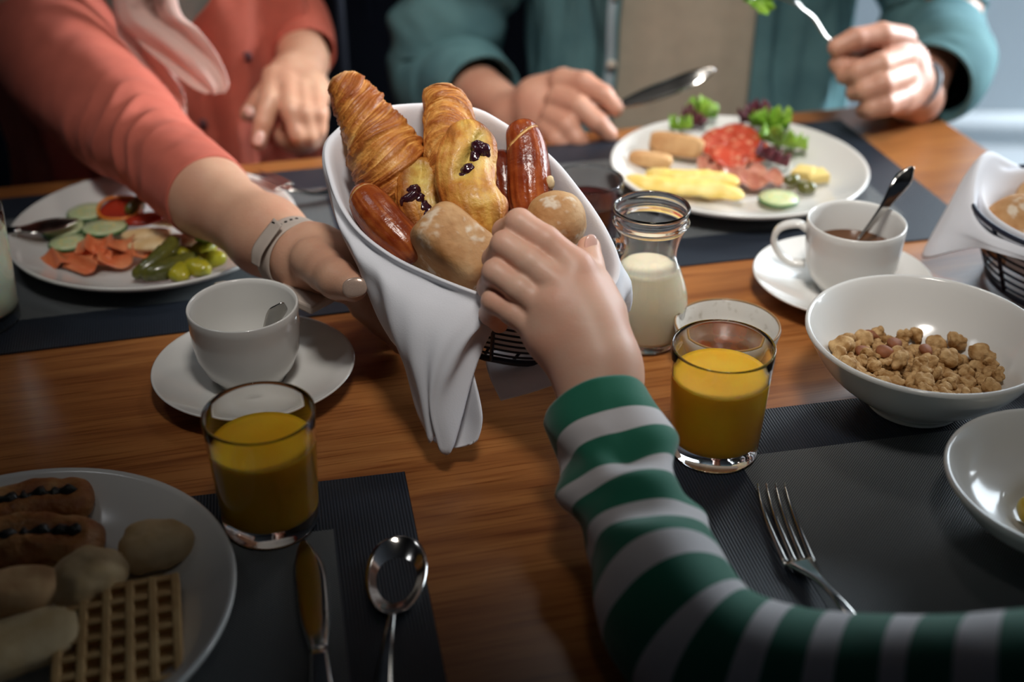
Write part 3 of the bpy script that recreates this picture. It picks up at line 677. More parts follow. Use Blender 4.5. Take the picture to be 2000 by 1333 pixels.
# ------------------------------------------------ breads
def lerp(a, b, t): return np.asarray(a) + (np.asarray(b) - np.asarray(a)) * np.asarray(t)[..., None]
def croissant(name, pts, rad, label, seed, rolls=6.5, skew=1.3, dk=0.0, hint=(0, -1, 0)):
    path = np.array([P(x, y, z) for x, y, z in pts]); nu, nv = 170, 300
    path_s = spl(path, nv); rad = spl(np.asarray(rad, float)[:, None], nv)[:, 0]
    t = np.gradient(path_s, axis=0); th = np.arange(nu) / nu * 2 * PI; v = np.linspace(0, 1, nv); s0 = None; V = np.zeros((nv, nu, 3)); Nn = np.zeros((nv, nu, 3))
    for i in range(nv):
        d = nrm(t[i]); s = np.cross(d, (0, -1, .3)) if s0 is None else s0 - (s0 @ d) * d; s = nrm(s); s0 = s; n_ = np.cross(s, d)
        Nn[i] = np.cos(th)[:, None] * s + np.sin(th)[:, None] * n_; V[i] = path_s[i]
    ph = v[:, None] * rolls + skew * np.cos(th[None] + seed) * (1 - .4 * v[:, None]) * .55 + .12 * fbm(V + Nn * .03, 25, 2, seed)
    fr = ph - np.floor(ph); step = np.clip(fr, 0, 1); saw = (step ** .55) * (1 - np.clip((fr - .90) / .10, 0, 1) ** 1.5)
    q = np.stack([V[..., 0] + Nn[..., 0] * .03, V[..., 1] + Nn[..., 1] * .03, V[..., 2] + Nn[..., 2] * .03], -1)
    # flakes run round the roll: stretch noise along the angle
    fl = vnoise(np.stack([np.broadcast_to(ph * 9, (nv, nu)), np.broadcast_to(np.cos(th) * 1.2, (nv, nu)), np.broadcast_to(np.sin(th) * 1.2, (nv, nu))], -1) + q * 25, seed)
    fl2 = vnoise(np.stack([np.broadcast_to(ph * 24, (nv, nu)), np.broadcast_to(np.cos(th) * 2.5, (nv, nu)), np.broadcast_to(np.sin(th) * 2.5, (nv, nu))], -1) + q * 60, seed + 3)
    fl3 = vnoise(np.stack([np.broadcast_to(ph * 50, (nv, nu)), np.broadcast_to(np.cos(th) * 3.5, (nv, nu)), np.broadcast_to(np.sin(th) * 3.5, (nv, nu))], -1) + q * 120, seed + 9)
    cap = np.sqrt(np.clip(np.minimum(v / .05, 1), 0, 1) * np.clip((1 - v) / .08, 0, 1) ** .5)
    r = rad[:, None] * (.92 + .10 * saw + .050 * fl + .034 * fl2 + .018 * fl3 + .07 * fbm(q, 35, 2, seed + 1))
    V = V + Nn * (r * np.maximum(cap, .02)[:, None])[..., None]
    b = np.clip(.18 + .38 * saw + .30 * fl + .28 * fl2 + .22 * fl3 + .70 * fbm(q, 24, 3, seed + 7) + dk, 0, 1.2)
    pale, mid, dark = np.array([.88, .58, .22]), np.array([.70, .33, .075]), np.array([.36, .11, .020])
    k = np.clip(b * 1.05, 0, 1)[..., None]; c = np.where(k < .45, pale + (mid - pale) * k / .45, mid + (dark - mid) * (k - .45) / .55)
    tipk = np.clip(1 - v / .10, 0, 1)[:, None, None]; c = c * (1 - .8 * tipk) + np.array([.86, .64, .34]) * .8 * tipk
    base = V[-1, 0]; o = thing(name, label, 'croissant', path[-1]); o['group'] = 'croissants in the basket'
    obj('crust', (V.reshape(-1, 3), grid_faces(nu, nv, True) + [list(range(nu))[::-1]]), M['pastry'], o, world=True, col=c.reshape(-1, 3)); return o
croissant('croissant', [(668, 155, 1.02), (681, 178, 1.015), (702, 212, 1.01), (724, 250, 1.0), (750, 290, .99), (763, 330, .98), (780, 375, .975), (795, 425, .97)], [.0130, .0172, .0212, .0248, .0300, .0305, .029, .021], 'fat croissant leaning left at the back of the basket', 2, rolls=5.2, dk=.26)
croissant('croissant', [(856, 170, 1.0), (861, 190, .998), (873, 215, .995), (879, 252, .985), (883, 300, .975), (888, 350, .97), (893, 410, .965)], [.0120, .0155, .0192, .0210, .0225, .0235, .018], 'paler croissant standing upright at the back centre of the basket', 5, rolls=3.8)

def roll_mesh(path, rad, seed, disp, colf, nu=120, nv=200, flat=1.0, m='pastry', e=2.2):
    path = np.array([P(*q) for q in path]); ps = spl(path, nv); rd = spl(np.asarray(rad, float)[:, None], nv)[:, 0]; v = np.linspace(0, 1, nv)
    cap = (1 - np.abs(2 * v - 1) ** 7) ** .5; th = np.arange(nu) / nu * 2 * PI; t = np.gradient(ps, axis=0); s0 = None; V = np.zeros((nv, nu, 3)); N_ = V.copy()
    for i in range(nv):
        d = nrm(t[i]); s = np.cross((0, -1, .2), d) if s0 is None else s0 - (s0 @ d) * d; s = nrm(s); s0 = s; n_ = np.cross(d, s)
        N_[i] = np.cos(th)[:, None] * s + np.sin(th)[:, None] * n_ * flat; V[i] = ps[i]
    q = V + N_ * .02; A = np.broadcast_to(th[None], (nv, nu)); B = np.broadcast_to(v[:, None], (nv, nu))
    dd = disp(A, B, q); r = rd[:, None] * (1 + dd) * np.maximum(cap, .01)[:, None]; V = V + N_ * r[..., None]
    return (V.reshape(-1, 3), grid_faces(nu, nv, True)), colf(A, B, q, dd).reshape(-1, 3), V
def mixc(cs, k):
    cs = np.array(cs); k = np.clip(k, 0, .9999) * (len(cs) - 1); i = k.astype(int); f = (k - i)[..., None]; return cs[i] * (1 - f) + cs[i + 1] * f
# angle 3/2 pi (n_) sits away; the side facing the viewer is measured from PI*.5 or 1.5 below
def danish(path, rad, slit, label, seed, dark=0.0):
    # slit: (angle centre, v0, v1, slope)
    def mask(A, B):
        a = np.angle(np.exp(1j * (A - slit[0] - slit[3] * (B - .4)))); w = np.clip((B - slit[1]) / .1, 0, 1) * np.clip((slit[2] - B) / .12, 0, 1)
        return np.exp(-(a / .34) ** 2) * w
    def fla(A, B, q, s, f): return vnoise(np.stack([A * f + 1.5 * np.sin(B * 5), B * 3.2, 0 * A + s], -1) + q * 18, seed + s)
    def disp(A, B, q): return .09 * fla(A, B, q, 1, 1.8) + .045 * fla(A, B, q, 2, 4) + .022 * fla(A, B, q, 3, 11) + .10 * fbm(q, 55, 3, seed) + .07 * np.sin(A * 2 + B * 7) - .38 * mask(A, B)
    def colf(A, B, q, d):
        k = .36 + .55 * fla(A, B, q, 1, 1.8) + .28 * fla(A, B, q, 3, 11) + .50 * fbm(q, 45, 3, seed) + .30 * (np.abs(B - .5) * 2) ** 2 + .10 + dark
        c = mixc([(.86, .60, .24), (.76, .42, .10), (.55, .20, .035), (.26, .065, .012)], k); m = np.clip(mask(A, B) * 1.6, 0, 1)[..., None]
        y = np.exp(-(np.angle(np.exp(1j * (A - slit[0]))) / .6) ** 2)[..., None] * .38 * (1 - dark); c = c * (1 - y) + np.array([.84, .60, .12]) * y
        return c * (1 - m) + np.array([.62, .46, .12]) * m
    mf, col, V = roll_mesh(path, rad, seed, disp, colf, flat=.72, nu=150, nv=220)
    o = thing('raisin_pastry', label, 'pastry', P(*path[-1])); o['group'] = 'raisin pastries in the basket'
    obj('crust', mf, M['pastry'], o, world=True, col=col)
    return o
def raisin(o, x, y, z, s, seed, ang=0):
    c = P(x, y, z); b = blob(s * 1.35, s * .8, s * .95, 2, .45, 150, seed, 40, 26)
    obj('raisin', xf(b, basis(UP * math.sin(ang) + RT * math.cos(ang), -FW), c), M['raisin'], o, world=True)
o = danish([(908, 236, .955), (911, 285, .948), (909, 328, .942), (914, 372, .936), (934, 420, .930), (958, 470, .925)], [.0165, .0205, .0228, .0236, .0240, .0150], (1.38, .08, .60, 2.6), 'golden raisin pastry with two dark raisins showing, basket centre', 11)
raisin(o, 941, 294, .9365, .0062, 1, .9); raisin(o, 930, 312, .9345, .0048, 4, .2); raisin(o, 915, 334, .9290, .0052, 2, 1.1); raisin(o, 908, 350, .9285, .0044, 3, .9)
o = danish([(840, 318, .975), (826, 350, .965), (820, 390, .955), (832, 430, .948), (852, 470, .945)], [.016, .0205, .021, .019, .012], (1.75, .15, .85, -1.0), 'darker raisin pastry tucked left of the golden one', 21, dark=.28)
for i, (x, y) in enumerate([(806, 376), (815, 393), (826, 408), (838, 420), (800, 388)]): raisin(o, x, y, .9415 - .001 * i, .0056, 10 + i, -.8)

def pretzel(path, rad, label, slit, seed, dk=0.0):
    def sl(A, B): return np.exp(-((B - slit[0] - slit[1] * np.cos(A - slit[2])) / .012) ** 2)
    def disp(A, B, q): return .05 * fbm(q, 30, 2, seed) + .02 * vnoise(np.stack([A * 6, B * 5, A * 0], -1) + q * 30, seed) + .012 * vnoise(np.stack([A * 16, B * 8, A * 0], -1) + q * 30, seed) - .07 * sl(A, B)
    def colf(A, B, q, d):
        k = .45 + .45 * fbm(q, 28, 3, seed + 2) + .25 * vnoise(np.stack([A * 9, B * 6, A * 0], -1) + q * 30, seed) + dk
        c = mixc([(.52, .16, .035), (.34, .075, .018), (.20, .035, .010), (.10, .017, .006)], k); m = np.clip(sl(A, B) * 1.3, 0, 1)[..., None]; return c * (1 - m) + np.array([.74, .48, .18]) * m
    mf, col, V = roll_mesh(path, rad, seed, disp, colf, nu=110, nv=200)
    o = thing('pretzel_roll', label, 'bread roll', P(*path[-1])); o['group'] = 'pretzel rolls in the basket'
    obj('crust', mf, M['pretzel'], o, world=True, col=col); return o
o = pretzel([(1014, 236, .985), (1021, 262, .982), (1029, 300, .978), (1033, 350, .972), (1036, 400, .968), (1040, 450, .96)], [.0115, .0140, .0162, .0172, .0170, .014], 'dark glossy pretzel roll standing at the right of the basket', (.27, .10, 3.14), 31)
obj('torn_flake', xf(blob(.0035, .003, .006, 2, .4, 200, 2, 14, 10), None, P(1074, 358, .962)), M['crumb'], o, world=True)
pretzel([(700, 366, .955), (722, 400, .945), (752, 440, .935), (788, 480, .93), (812, 512, .93)], [.0100, .0150, .0165, .0160, .013], 'brown pretzel roll lying against the left rim of the basket', (.15, .03, 3.6), 37, -.15)
pretzel([(974, 296, .995), (980, 335, .99), (988, 385, .985), (998, 435, .98)], [.0110, .0150, .0155, .013], 'nearly hidden pretzel roll behind the golden pastry', (-.5, 0, 0), 41, .3)

def ciabatta(corners, z, thick, label, seed, name, e=3.2, tint=0, rot=None):
    c = P(*corners); V, F = blob(thick[0], thick[1], thick[2], e, .05, 45, seed, 110, 80, 4)
    n1 = fbm(V, 70, 3, seed + 2); n2 = fbm(V, 260, 2, seed + 5); V2 = V * (1 + .012 * n2)[:, None]
    k = .45 + .55 * fbm(V, 38, 3, seed + 1) + .18 * n2; col = mixc([(.70, .48, .27), (.60, .36, .17), (.50, .26, .10), (.38, .17, .05)], k + tint)
    fm = np.clip((n1 + .6 * n2 - .22) * 2.2, 0, .7)[:, None]; col = col * (1 - fm) + np.array([.84, .76, .62]) * fm
    o = thing(name, label, 'bread roll', c, mrot(rot)); obj('crust', (V2, F), M['crust'], o, col=col); return o
Rb = np.array([RT, -FW, UP]).T   # columns: right, towards viewer, up (picture plane)
ciabatta((884, 494, .932), 0, (.0320, .022, .0335), 'square floury ciabatta roll at the front of the basket', 51, 'ciabatta_roll', 5.0, rot=Rb @ roty(math.radians(42)) @ rotx(math.radians(-10)))
ciabatta((1086, 432, .915), 0, (.0228, .021, .0240), 'round floury roll pinched in the child\'s fingers', 61, 'round_roll', 2.1, -.08, rot=Rb @ roty(math.radians(-14)))

# ------------------------------------------------ food on the plates
def put(name, VF, m, x, y, label, cat, z=.014, rz=0, tx=0, ty=0, group=None, base=None):
    b = T(x, y, TZ + z) if base is None else base
    o = obj(name, VF, M[m] if isinstance(m, str) else m); o.location = b; o.rotation_euler = (tx, ty, rz); return tag(o, label, cat, group)
def cuke(x, y, r, label, z=.014, tx=0, ty=0):
    t = thing('cucumber_slice', label, 'cucumber', T(x, y, TZ + z), (tx, ty, 0), 'cucumber slices')
    h = .0032
    obj('flesh', lathe([(0, h), (r * .5, h * 1.06), (r - .0012, h), (r - .0008, h * .5), (r - .0012, 0), (0, 0)], 40), M['cuke'], t)
    obj('peel', lathe([(r - .0013, h * 1.0), (r, h * .8), (r + .0003, h * .5), (r, h * .2), (r - .0013, 0)], 40), M['peel'], t)
    for k in range(9):
        a = k * 2 * PI / 9; obj('seed', xf(blob(.0022, .0009, .0005, 2, 0, 1, 0, 10, 6), rotz(a), (r * .42 * math.cos(a), r * .42 * math.sin(a), h * 1.05)), M['cheese'], t)
cuke(173, 418, .0205, 'cucumber slice nearest the far rim of the salmon plate', .0145)
cuke(124, 449, .0205, 'cucumber slice lying under the knife blade', .0138, .05)
cuke(205, 449, .0215, 'cucumber slice beside the tomato, right of the knife tip', .0165, -.06)
cuke(134, 478, .018, 'cucumber slice half covered by the salmon', .0125)
cuke(1520, 391, .0205, 'single cucumber slice at the front of the salami plate', .0125)
def fold(w, l, h, waves, seed, taper=.75, nu=60, nv=26, thk=.0016):
    u = np.linspace(0, 1, nu); v = np.linspace(-1, 1, nv); Uu, Vv = np.meshgrid(u, v)
    z = h * (.5 - .5 * np.cos(Uu * 2 * PI * waves + .6 * Vv)) * (1 - .25 * Vv ** 2) + .001
    ww = w * (.55 + .45 * np.sin(PI * np.clip(Uu * .9 + .05, 0, 1))) * (1 - (1 - taper) * Uu)
    X = (Uu - .5) * l + .12 * l * np.sin(Uu * 2 * PI * waves) * .5; Y = Vv * ww
    p = np.stack([X, Y, z], -1); q = p * 60; X = X + .0022 * vnoise(q, seed); Y = Y + .003 * vnoise(q, seed + 1); z = z + .0012 * vnoise(q * 1.5, seed + 2)
    top = np.stack([X, Y, np.maximum(z, .0008)], -1).reshape(-1, 3); F = grid_faces(nu, nv); n = len(top); bot = top - np.array([0, 0, thk])
    F2 = [[a + n for a in f[::-1]] for f in F]; E = []
    for i in range(nu - 1): E += [[i + 1, i, i + n, i + 1 + n], [(nv - 1) * nu + i, (nv - 1) * nu + i + 1, (nv - 1) * nu + i + 1 + n, (nv - 1) * nu + i + n]]
    for j in range(nv - 1): E += [[j * nu, (j + 1) * nu, (j + 1) * nu + n, j * nu + n], [(j + 1) * nu + nu - 1, j * nu + nu - 1, j * nu + nu - 1 + n, (j + 1) * nu + nu - 1 + n]]
    return np.vstack([top, bot]), F + F2 + E
for i, (x, y, rz, w_, l_, lab) in enumerate([(135, 508, .5, .019, .050, 'folded smoked salmon slice at the left rim of the plate'), (182, 512, 1.0, .020, .046, 'crumpled smoked salmon slice in the middle of the three'), (236, 503, .25, .024, .062, 'largest smoked salmon slice next to the gherkins'), (205, 484, .1, .018, .055, 'smoked salmon slice lying on top of the other salmon')]):
    put('salmon_slice', fold(w_, l_, .010, 1.6 + .3 * i, 70 + i), 'salmon', x, y, lab, 'smoked salmon', .0115 + (.006 if i == 3 else 0), rz, group='smoked salmon slices')
def gherkin(seed, l=.06, r=.0085):
    n = 40; t = np.linspace(-1, 1, n); p = np.stack([t * l / 2, .006 * t ** 2, 0 * t], 1); rr = r * np.sqrt(np.maximum(1 - np.abs(t) ** 3.5, .001))
    V, F = tube(p, rr, 18); return V * (1 + 0) + .0008 * np.stack([vnoise(V * 300, seed)] * 3, -1), F
put('gherkin', gherkin(1), 'gherkin', 312, 505, 'long dark gherkin standing against the pale slices', 'gherkin', .024, 1.0, group='gherkins on the salmon plate', ty=-.25)
put('gherkin', gherkin(2, .056, .009), 'gherkin', 335, 523, 'dark gherkin in front of the yellow pickled peppers', 'gherkin', .019, .75, group='gherkins on the salmon plate')
put('gherkin', gherkin(3, .03, .007), 'gherkin', 268, 402, 'short dark gherkin beside the tomato slice near the arm', 'gherkin', .023, 1.4, group='gherkins on the salmon plate')
for i, (x, y) in enumerate([(365, 498), (398, 486), (352, 532), (385, 522), (412, 508)]):
    put('pickled_pepper', blob(.0135, .0095, .0075, 2.3, .22, 90, 80 + i, 30, 20), 'pepper', x, y, ['yellow green pickled pepper touching the gherkins', 'yellow green pickled pepper at the back of the pickle pile', 'small pickled pepper at the front rim of the salmon plate', 'pickled pepper in the middle of the pickle pile', 'pickled pepper nearest the right rim of the salmon plate'][i], 'pickle', .018 + .003 * (i % 2), i * .9, group='pickled peppers on the salmon plate')
for i, (x, y, rz) in enumerate([(285, 458, .12), (330, 470, .05), (298, 478, .2), (318, 430, -.2), (350, 480, .4)]):
    put('mushroom_slice', blob(.0235, .0085, .0035, 2.6, .12, 60, 90 + i, 36, 18), 'tan', x, y, ['tan mushroom slice right of the cucumbers', 'tan mushroom slice under the sleeve edge', 'tan mushroom slice directly behind the salmon', 'tan mushroom slice beside the tomato', 'tan mushroom slice beside the green leaf'][i], 'mushroom', .0165 + .002 * (i % 3), rz, tx=.2, group='mushroom slices on the salmon plate')
t = thing('tomato_slice', 'dark red tomato slice inside an orange pepper ring on the salmon plate', 'tomato', T(236, 418, TZ + .0165), (.25, 0, 0))
obj('flesh', lathe([(0, .004), (.017, .005), (.0225, .003), (.0225, .0), (0, 0)], 40), M['tomato'], t)
obj('pepper_ring', tube([(.0205 * math.cos(a), .0205 * math.sin(a) * .9, .0075 + .001 * math.sin(3 * a)) for a in np.arange(40) / 40 * 2 * PI], .0017, 8, True), M['orange'], t)
put('tomato_slice', blob(.019, .012, .004, 2.4, .15, 80, 5, 30, 16), 'tomato', 282, 428, 'red tomato piece between cucumber and sleeve', 'tomato', .019, .3)
def leaf(seed, r=.03, ruf=.006, nu=90, nv=18):
    a = np.linspace(0, 2 * PI, nu, endpoint=False); s = np.linspace(.02, 1, nv); A, S_ = np.meshgrid(a, s)
    rr = r * S_ * (1 + .16 * np.sin(3 * A + seed) + .06 * np.sin(11 * A)); z = .010 * S_ ** 2 + ruf * S_ ** 2.5 * (np.sin(9 * A + seed) + .6 * np.sin(17 * A + 2 * seed)) + .004
    return np.stack([rr * np.cos(A), rr * np.sin(A), z], -1).reshape(-1, 3), grid_faces(nu, nv, True)
def putleaf(x, y, m, label, r, seed, z=.016, tx=0, ty=0, rz=0):
    o = put('lettuce_leaf', leaf(seed, r), m, x, y, label, 'lettuce', z, rz, tx, ty, 'lettuce leaves'); k = o.modifiers.new('s', 'SOLIDIFY'); k.thickness = .0008; return o
putleaf(408, 482, 'leaf', 'small green leaf behind the pickled peppers', .014, 1, .024, -.4)
putleaf(1520, 290, 'leaf', 'frilly green lettuce leaf right of the salami', .026, 2, .020, -.5, .3)
putleaf(1508, 255, 'leaf', 'green lettuce leaf standing behind the salami at right', .022, 5, .030, -.9, .2)
putleaf(1497, 322, 'leafp', 'purple lettuce leaf beside the folded ham', .018, 3, .016, -.3, .4)
putleaf(1480, 240, 'leafp', 'purple lettuce leaf at the back right of the salami', .018, 6, .034, -1.0)
putleaf(1372, 232, 'leaf', 'upright green lettuce leaf behind the toast', .018, 7, .034, -1.2, -.2)
putleaf(1352, 245, 'leafp', 'upright purple lettuce leaf behind the toast', .015, 8, .028, -1.2, .3)
putleaf(1328, 262, 'leaf', 'small green leaf at the tip of the toast', .012, 9, .024, -.6)
for i, (x, y, z, s) in enumerate([(1408, 282, .024, .0235), (1442, 272, .027, .0245), (1462, 290, .029, .0235), (1425, 305, .028, .022)]):
    t_ = thing('salami_slice', ['salami slice at the left of the overlapping salami', 'salami slice at the back of the overlapping salami', 'salami slice touching the green lettuce', 'salami slice at the front, above the ham'][i], 'salami', T(x, y, TZ + z), (.45 - .08 * i, .05 * i, 0), 'salami slices')
    V, F = lathe([(0, .0014), (s * .6, .002), (s - .0006, .0014), (s, .0004), (s - .0006, -.0008), (0, -.001)], 44); V[:, 2] += .0016 * vnoise(V * 60, 100 + i); obj('meat', (V, F), M['salami'], t_)
for i, (x, y, rz) in enumerate([(1395, 335, 1.9), (1432, 340, 1.4), (1466, 350, .9), (1490, 358, .5), (1448, 362, .2)]):
    put('ham_slice', fold(.014, .036, .011, 1.4, 110 + i, 1.0, thk=.0013), 'ham', x, y, ['folded ham slice between egg and salami', 'folded ham slice right under the front salami', 'folded ham slice in the centre of the ham pile', 'curled ham slice nearest the cheese', 'folded ham slice at the front of the ham pile'][i], 'ham', .0135, rz, group='folded ham slices')
def roll_food(l, r, seed, bend=.01, amp=.2):
    n = 60; t = np.linspace(-1, 1, n); p = np.stack([t * l / 2, bend * np.sin(2.5 * t), 0 * t], 1); rr = r * np.sqrt(np.maximum(1 - np.abs(t) ** 5, .002))
    V, F = tube(p, rr, 26); N2 = V.copy(); V = V + (V - np.stack([V[:, 0], np.interp(V[:, 0], p[:, 0], p[:, 1]), 0 * V[:, 0]], -1)) * (amp * fbm(V, 110, 3, seed))[:, None]; V[:, 2] *= .62; return V, F
put('scrambled_egg', roll_food(.125, .0125, 1), 'egg', 1335, 366, 'long yellow scrambled egg strip along the front rim', 'egg', .0195, -.50, group='egg strips')
put('scrambled_egg', roll_food(.095, .0125, 2), 'egg', 1352, 348, 'yellow scrambled egg strip beside the ham', 'egg', .0215, -.48, group='egg strips')
put('toast_slice', blob(.0305, .009, .0125, 4, .06, 60, 4, 40, 24), 'toast', 1322, 283, 'thick wedge of toast leaning on the salami', 'toast', .024, -.45, tx=-.3, group='toast on the salami plate')
put('toast_slice', blob(.0235, .0085, .0075, 4, .06, 60, 6, 40, 24), 'toast', 1272, 312, 'lower piece of toast at the left rim', 'toast', .020, -.35, group='toast on the salami plate')
def wedge(a, b, h): return np.array([(-a, -b, 0), (a, -b, 0), (a, b, 0), (-a * .6, b, 0), (-a, -b, h * .8), (a, -b, h), (a, b, h), (-a * .6, b, h)]), [[0, 3, 2, 1], [4, 5, 6, 7], [0, 1, 5, 4], [1, 2, 6, 5], [2, 3, 7, 6], [3, 0, 4, 7]]
for i, (x, y, rz, lab) in enumerate([(1592, 352, .2, 'pale yellow cheese wedge right of the gherkin bits'), (1568, 345, -.4, 'smaller cheese wedge behind the gherkin bits')]):
    o = put('cheese_wedge', wedge(.012, .010, .010), 'cheese', x, y, lab, 'cheese', .0135, rz, group='cheese wedges'); k = o.modifiers.new('b', 'BEVEL'); k.width = .0015; k.segments = 3
put('gherkin', gherkin(5, .016, .006), 'gherkin', 1548, 352, 'halved gherkin at the left of the cheese', 'gherkin', .017, .5, group='gherkin pieces by the cheese')
put('gherkin', gherkin(6, .017, .0065), 'gherkin', 1574, 368, 'halved gherkin in front of the cheese', 'gherkin', .016, -.3, group='gherkin pieces by the cheese')

# near left plate
zP = TZ + .009
def filled(p0, p1, r, label, seed):
    a, b = T(*p0, zP + r * .7), T(*p1, zP + r * .7); L = np.linalg.norm(b - a); t = thing('filled_pastry', label, 'pastry', (a + b) / 2, (0, 0, math.atan2(*(b - a)[[1, 0]])), 'filled pastries')
    nu, nv = 60, 90; v = np.linspace(-1, 1, nv); th = np.arange(nu) / nu * 2 * PI; A, B = np.meshgrid(th, v); cap = np.sqrt(np.maximum(1 - np.abs(B) ** 6, .0004))
    groove = np.exp(-(np.angle(np.exp(1j * (A - PI / 2))) / .35) ** 2) * np.clip((.8 - np.abs(B)) * 5, 0, 1)
    q = np.stack([B * L / 2, r * np.cos(A), r * np.sin(A)], -1); rr = r * cap * (1 + .20 * fbm(q, 55, 3, seed) + .05 * vnoise(q * 160, seed) - .45 * groove)
    V = np.stack([B * L / 2, rr * np.cos(A) * 1.35 + .004 * np.sin(B * 3 + seed), rr * np.sin(A) * .68], -1)
    c = mixc([(.66, .42, .18), (.46, .20, .06), (.24, .07, .02)], .45 + .9 * fbm(q, 45, 3, seed + 1))
    obj('crust', (V.reshape(-1, 3), grid_faces(nu, nv, True)), M['pastry'], t, col=c.reshape(-1, 3))
    f = tube([(x, .0015 * math.sin(x * 120), r * .40 + .001 * math.sin(x * 300)) for x in np.linspace(-L * .38, L * .38, 40)], .0042 + .0012 * np.sin(np.arange(40) * 1.1), 10); f = (f[0] + .0012 * np.stack([vnoise(f[0] * 400, 1)] * 3, -1), f[1]); obj('filling', f, M['poppy'], t, label='dark seed filling')
filled((-70, 1000), (186, 972), .0155, 'browned pastry with dark filling at the far rim of the plate', 1)
filled((-90, 1070), (208, 1052), .0175, 'larger browned pastry with dark filling in front of the other', 2)
put('puff', blob(.0235, .021, .0145, 2.2, .22, 50, 120, 60, 40), 'puff', 298, 1068, 'crinkled pale puff alone on the right of the plate', 'puff', .020, .3, group='pale puffs')
put('puff', blob(.0255, .022, .015, 2.2, .20, 50, 125, 60, 40), 'puff', 168, 1130, 'crinkled pale puff between pastries and waffle', 'puff', .020, 1.3, group='pale puffs')
def waffle(nx, ny, c=.0135, h=.011):
    V = []; F = []; w = .0026
    def add(b):
        n = len(V); V.extend(b[0].tolist()); F.extend([[i + n for i in f] for f in b[1]])
    X, Y = nx * c, ny * c
    add(box(-X / 2, X / 2, -Y / 2, Y / 2, .003, .0065))
    for i in range(nx + 1): add(box(-X / 2 + i * c - w, -X / 2 + i * c + w, -Y / 2 - w, Y / 2 + w, 0, h))
    for j in range(ny + 1): add(box(-X / 2 - w, X / 2 + w, -Y / 2 + j * c - w, -Y / 2 + j * c + w, .0004, h - .0004))
    return np.array(V), F
t = thing('waffle', 'golden grid waffle in the darkest lower left corner', 'waffle', T(235, 1262, zP + .002), (.05, 0, .25))
obj('waffle_body', waffle(5, 6), M['waffle'], t, flat=True, bevel=.0009)
put('bread_roll', blob(.030, .020, .015, 2.3, .08, 50, 131, 50, 34), 'toast', 30, 1165, 'brown bread piece at the left frame edge below the pastries', 'bread', .022, .3)
put('bread_slice', blob(.034, .024, .007, 3, .07, 50, 133, 50, 30), 'puff', 45, 1255, 'pale bread slice at the lower left frame edge', 'bread', .018, .5)
# fruit
for i, (dx, dy, dz, s) in enumerate([(-.018, .004, .014, .011), (-.004, .012, .014, .012), (-.008, -.010, .015, .012), (.010, .004, .020, .012), (.004, -.012, .026, .010), (.022, .010, .018, .012), (.018, -.008, .020, .011), (-.020, -.014, .013, .010), (.004, .006, .030, .011)]):
    V, F = blob(s, s * .8, s * .6, 3.5, .12, 90, 140 + i, 26, 18)
    o = put('pineapple_chunk', (V, F), 'pineapple', 0, 0, 'yellow pineapple chunk in the shallow bowl at the right edge', 'fruit', 0, i * 1.1, .3, .2 * (i % 3), 'pineapple chunks in the bowl', base=BF + np.array([dx, dy, dz + .002]))

# granola
protos = []
for k in range(6):
    r_ = np.random.default_rng(200 + k); ps = []
    for j in range(15):
        d = r_.normal(size=3); d = nrm(d) * r_.uniform(.25, .75) * .0080; d[2] *= .75; ps.append((('e', d, [r_.uniform(.0026, .0044) * q for q in r_.uniform(.8, 1.2, 3)]), .0012))
    V, F = sdf([(0, ps)], .00085); V = V + .0004 * np.stack([vnoise(V * 900, 1), vnoise(V * 900, 2), vnoise(V * 900, 3)], -1)
    protos.append(mesh('oat_cluster', V, F)); protos[-1].materials.append(M['granola'])
gr = np.random.default_rng(5); placed = []; GC = BG + np.array([-.003, -.004, 0]); n = 0
for it in range(6000):
    if n >= 190: break
    a, r_ = gr.uniform(0, 2 * PI), math.sqrt(gr.uniform(0, 1)) * .060; x, y = r_ * math.cos(a), r_ * math.sin(a) * .92
    lim = .0095 + .0030 * math.hypot(x - .0, y) / .04 * 2
    floor_z = np.interp(math.hypot(x - .003, y - .004), [0, .029, .04, .055, .07], [.0065, .0075, .0155, .030, .044])
    z = floor_z + .006; s = gr.uniform(.7, 1.3)
    for _ in range(9):
        if all((x - p[0]) ** 2 + (y - p[1]) ** 2 + (z - p[2]) ** 2 > (.0052 * (s + p[3])) ** 2 for p in placed): break
        z += .0035
    top = .040 - .010 * (r_ / .06) ** 2 + .004 * math.sin(a * 3) - .16 * max(y, 0) - .08 * max(x, 0)
    if z > max(top, floor_z + .009): continue
    placed.append((x, y, z, s)); n += 1
    o = bpy.data.objects.new('oat_cluster', protos[n % 6]); COL.objects.link(o); o.location = GC + np.array([x, y, z]); o.rotation_euler = gr.uniform(0, 6, 3); o.scale = (s, s, s)
    tag(o, 'golden crunchy oat cluster in the granola bowl', 'granola', 'oat clusters in the granola bowl')
for i, (x, y) in enumerate([(1688, 688), (1732, 690), (1808, 684), (1748, 672), (1700, 655)]):
    b = T(x, y, TZ + [.036, .040, .041, .040, .034][i]); V, F = blob(.0088, .0055, .0042, 2, .04, 100, i, 26, 18); V[:, 1] *= 1 - .28 * V[:, 0] / .0088
    put('almond', (V, F), 'almond', 0, 0, ['almond at the left side of the granola', 'almond lying in the middle of the granola', 'almond sitting at the right crest of the granola', 'almond half buried behind the middle one', 'almond at the far side of the granola'][i], 'almond', 0, [.4, -.3, 1.2, .8, 2][i], .5, .3, 'almonds in the granola bowl', base=b)

